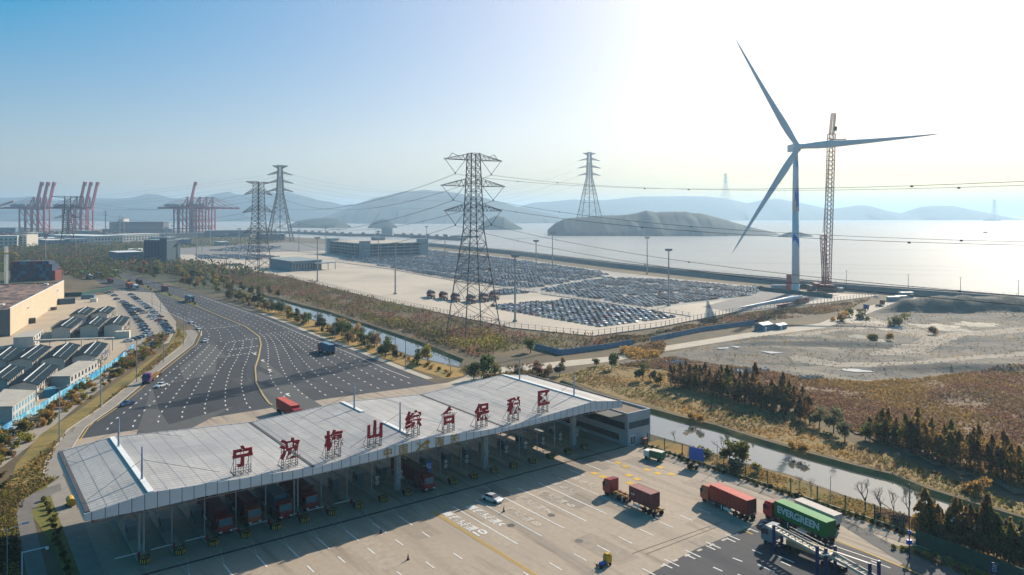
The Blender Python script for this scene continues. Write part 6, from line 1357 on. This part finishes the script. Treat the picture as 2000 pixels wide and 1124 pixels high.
for v in range(62, 250, 3):
    for _ in range(3):
        if R.random() < .3: continue
        p = xy(curve(KL, v) - R.uniform(9, 17), v + R.uniform(-1.5, 1.5)); tree(p, R.choice(['bush olive', 'bush golden', 'bush golden', 'bush brown', 'bush yellow green', 'bush olive']), 'scrubby bush on the verge between the slip road and the gravel track', R.uniform(.7, 1.6), 'bushes of the left verge')
for i in range(40):
    p = xy(R.uniform(-46, -25), R.uniform(12, 64))
    if inside(p, G([(25, 960), (120, 930), (120, 985), (95, 1124), (25, 1124)])): continue
    tree(p, R.choice(['bush olive', 'bush yellow green', 'bush brown', 'bush dark']), 'bush in the thicket left of the canopy', R.uniform(.8, 1.3), 'bushes left of the canopy')
for i in range(20):
    p = xy(-18.6 + R.uniform(-.4, .4), lerp(46, -8, i / 19)); tree(p, R.choice(['bush olive', 'bush dark']), 'clipped hedge bush along the path left of the canopy', .6, 'hedge along the left path')
for i in range(26):
    p = g(1745, 1070).lerp(g(1985, 1150), (i + R.random()) / 26) + Vec((R.uniform(-1, 1), R.uniform(-.6, .6), 0)); tree(p, R.choice(['bush olive', 'bush yellow green', 'bush brown']), 'low plant in the bed below the green panel fence', .5, 'planting below the panel fence')
# roadside trees right of the road and along the first canal
KR = ['round green', 'round green', 'round olive', 'round golden', 'round dark', 'round brown', 'round yellow green']
for i in range(95):
    v = lerp(118, 400, (i + R.random()) / 95); p = xy(curve(RC, v) + R.uniform(6, 20), v)
    if inside(p, C1) or edge_dist(p, C1) < 2: continue
    tree(p, R.choice(KR), 'mixed roadside tree between the road and the first canal', R.uniform(.6, 1.25), 'roadside trees right of the road')
for i in range(26):
    v = lerp(95, 215, i / 25); p = xy(curve(RC, v) + 12 + R.uniform(-1, 1), v)
    if edge_dist(p, C1) < 1.5 or inside(p, C1): continue
    tree(p, R.choice(['bush golden', 'bush olive', 'bush green']), 'low bush at the near edge of the first canal', .8, 'bushes along the first canal')
for i in range(60):
    v = lerp(370, 720, R.random()); s = R.choice((-1, 1, 1)); p = xy((curve(RC, v) + R.uniform(8, 45)) if s > 0 else curve(MC, v) + R.uniform(-.5, 2.5), v)
    tree(p, R.choice(KR + ['round dark', 'round rust'] if s > 0 else ['bush olive', 'bush green']), 'tree beside the far road' if s > 0 else 'low bush on the far median', R.uniform(.8, 1.5) if s > 0 else .9, 'trees beside the far road' if s > 0 else 'bushes on the far median')
# ---- growth nobody could count
def scrub(name, px, n, cols, s, h, seed=1, dens=0):
    rr = random.Random(seed); P = G(px); b = MB(); mats = sum([LM_[c] for c in cols], []); k = 0; tr = 0
    x0, x1 = min(p.x for p in P), max(p.x for p in P); y0, y1 = min(p.y for p in P), max(p.y for p in P)
    while k < n and tr < n * 12:
        tr += 1; p = Vec((rr.uniform(x0, x1), rr.uniform(y0, y1), 0))
        if not inside(p, P) or inside(p, C1) or inside(p, C2): continue
        dn = mnoise.noise(Vec((p.x * .06, p.y * .06, seed))) + .35 * mnoise.noise(Vec((p.x * .3, p.y * .3, seed)))
        if dn < rr.uniform(-.5, .15) - dens: continue
        k += 1; z = wz(p.x, p.y) if inside(p, WP) else 0; hh = h * max(.25, .7 + dn); ci = int((mnoise.noise(Vec((p.x * .03, p.y * .03, seed + 5))) * 1.4 + .5 + rr.uniform(-.25, .25)) * len(cols)); ci = max(0, min(len(cols) - 1, ci))
        for _ in range(4): leaf(b, p + Vec((rr.uniform(-s, s), rr.uniform(-s, s), z + rr.random() ** 1.3 * hh)), s * rr.uniform(.4, 1), ci * 3 + rr.randrange(3), rr)
    return kind(b.build(name, mats), 'stuff')
scrub('dry_grass', [(1200, 715), (1310, 700), (1560, 738), (1700, 750), (1850, 735), (2080, 712), (2080, 990), (1850, 915), (1680, 850), (1560, 800), (1400, 745), (1290, 722)], 26000, ['brown', 'plum', 'brown', 'amber'], .34, .7, seed=2, dens=.25)
scrub('scrub', [(420, 548), (500, 535), (560, 545), (650, 566), (750, 593), (890, 622), (1000, 648), (1157, 664), (1180, 682), (1095, 690), (1045, 678), (985, 688), (930, 700), (880, 684), (825, 664), (775, 648), (680, 617), (590, 591), (500, 568)], 9000, ['plum', 'brown', 'dark', 'brown', 'olive'], .55, 3.2, seed=3)
scrub('scrub', [(700, 615), (830, 640), (960, 655), (1000, 672), (960, 690), (900, 690), (825, 662), (760, 640)], 1500, ['yellow green', 'olive', 'dark'], .5, 3.5, seed=4)
scrub('scrub', [(1160, 664), (1290, 646), (1450, 614), (1600, 599), (1700, 585), (1650, 608), (1560, 620), (1480, 630), (1370, 645), (1270, 666), (1180, 682)], 4500, ['brown', 'plum', 'dark', 'brown'], .45, 1.6, seed=5)
scrub('reeds', [(1210, 690), (1270, 672), (1300, 676), (1290, 700), (1240, 706)], 1300, ['golden', 'golden', 'brown'], .5, 2.4, seed=6)
scrub('bank_grass', [(1062, 742), (1180, 714), (1300, 727), (1440, 772), (1570, 822), (1680, 874), (1800, 914), (2000, 987), (2150, 1030), (2000, 1006), (1820, 951), (1670, 903), (1475, 849), (1325, 807), (1100, 739)], 5000, ['golden', 'brown', 'olive'], .3, .5, seed=7)
scrub('reeds', [(900, 722), (1000, 716), (1060, 712), (1075, 735), (1040, 745), (960, 742), (915, 735)], 900, ['olive', 'brown', 'dark'], .45, 1.8, seed=8)
scrub('bank_grass', [(1342, 871), (1472, 912), (1616, 958), (1792, 1015), (2000, 1084), (2000, 1100), (1780, 1050), (1600, 990), (1400, 915)], 2200, ['golden', 'yellow green', 'brown'], .22, .4, seed=9)
scrub('verge_growth', [(25, 930), (120, 855), (260, 740), (340, 670), (350, 640), (362, 665), (300, 720), (190, 800), (110, 868), (90, 930), (60, 965), (0, 1050), (0, 950)], 4200, ['brown', 'olive', 'golden', 'dark'], .3, .6, seed=10)
scrub('verge_growth', [(-20, 960), (30, 930), (115, 935), (30, 985), (40, 1124), (-20, 1124)], 2600, ['olive', 'brown', 'yellow green', 'dark'], .28, .8, seed=12)
scrub('woodland', [(-80, 545), (-80, 486), (60, 484), (180, 482), (280, 478), (330, 486), (330, 510), (420, 522), (520, 536), (440, 552), (330, 540), (240, 530), (140, 540), (20, 530)], 11000, ['dark', 'olive', 'dark', 'plum', 'green'], 1.5, 8, seed=13)
scrub('woodland', [(128, 533), (200, 524), (238, 538), (215, 548), (150, 545)], 700, ['dark', 'olive', 'green'], 1.2, 5, seed=16)
scrub('woodland', [(320, 488), (330, 468), (480, 466), (560, 472), (480, 480), (400, 482)], 900, ['dark', 'olive'], 1.6, 6, seed=14)
scrub('waste_growth', [(1300, 692), (1450, 668), (1600, 646), (1740, 602), (1850, 592), (2050, 610), (2050, 708), (1850, 730), (1700, 745), (1560, 733), (1420, 712)], 3000, ['brown', 'grey green', 'golden'], .3, .4, seed=15, dens=.1)
pap = mat('scrap', (.55, .53, .5), .8); rr = random.Random(3); b = MB()
for px, py, w, h, n in ((1462, 730, 40, 5, 200), (1585, 742, 30, 4, 150), (1320, 712, 28, 5, 120), (470, 567, 12, 4, 60), (500, 578, 8, 3, 40)):
    for _ in range(n): p = on_land(g(px + rr.gauss(0, w / 2.5), py + rr.gauss(0, h / 2.5))); leaf(b, p + Vec((0, 0, rr.uniform(.1, .9))), rr.uniform(.3, .8), 0, rr)
kind(b.build('litter', pap), 'stuff')
# ------------------------------------------------------------ air
hz = bpy.data.materials.new('haze air'); hz.use_nodes = True; nt = hz.node_tree
for n_ in list(nt.nodes): nt.nodes.remove(n_)
vo = nt.nodes.new('ShaderNodeVolumePrincipled'); ou = nt.nodes.new('ShaderNodeOutputMaterial'); nt.links.new(vo.outputs[0], ou.inputs['Volume'])
vo.inputs['Color'].default_value = (.5, .75, 1, 1); vo.inputs['Density'].default_value = .00015; vo.inputs['Anisotropy'].default_value = .3
b = MB(); b.box(-41000, 41000, -1500, 42500, -8, 300); kind(b.build('haze', hz), 'stuff')
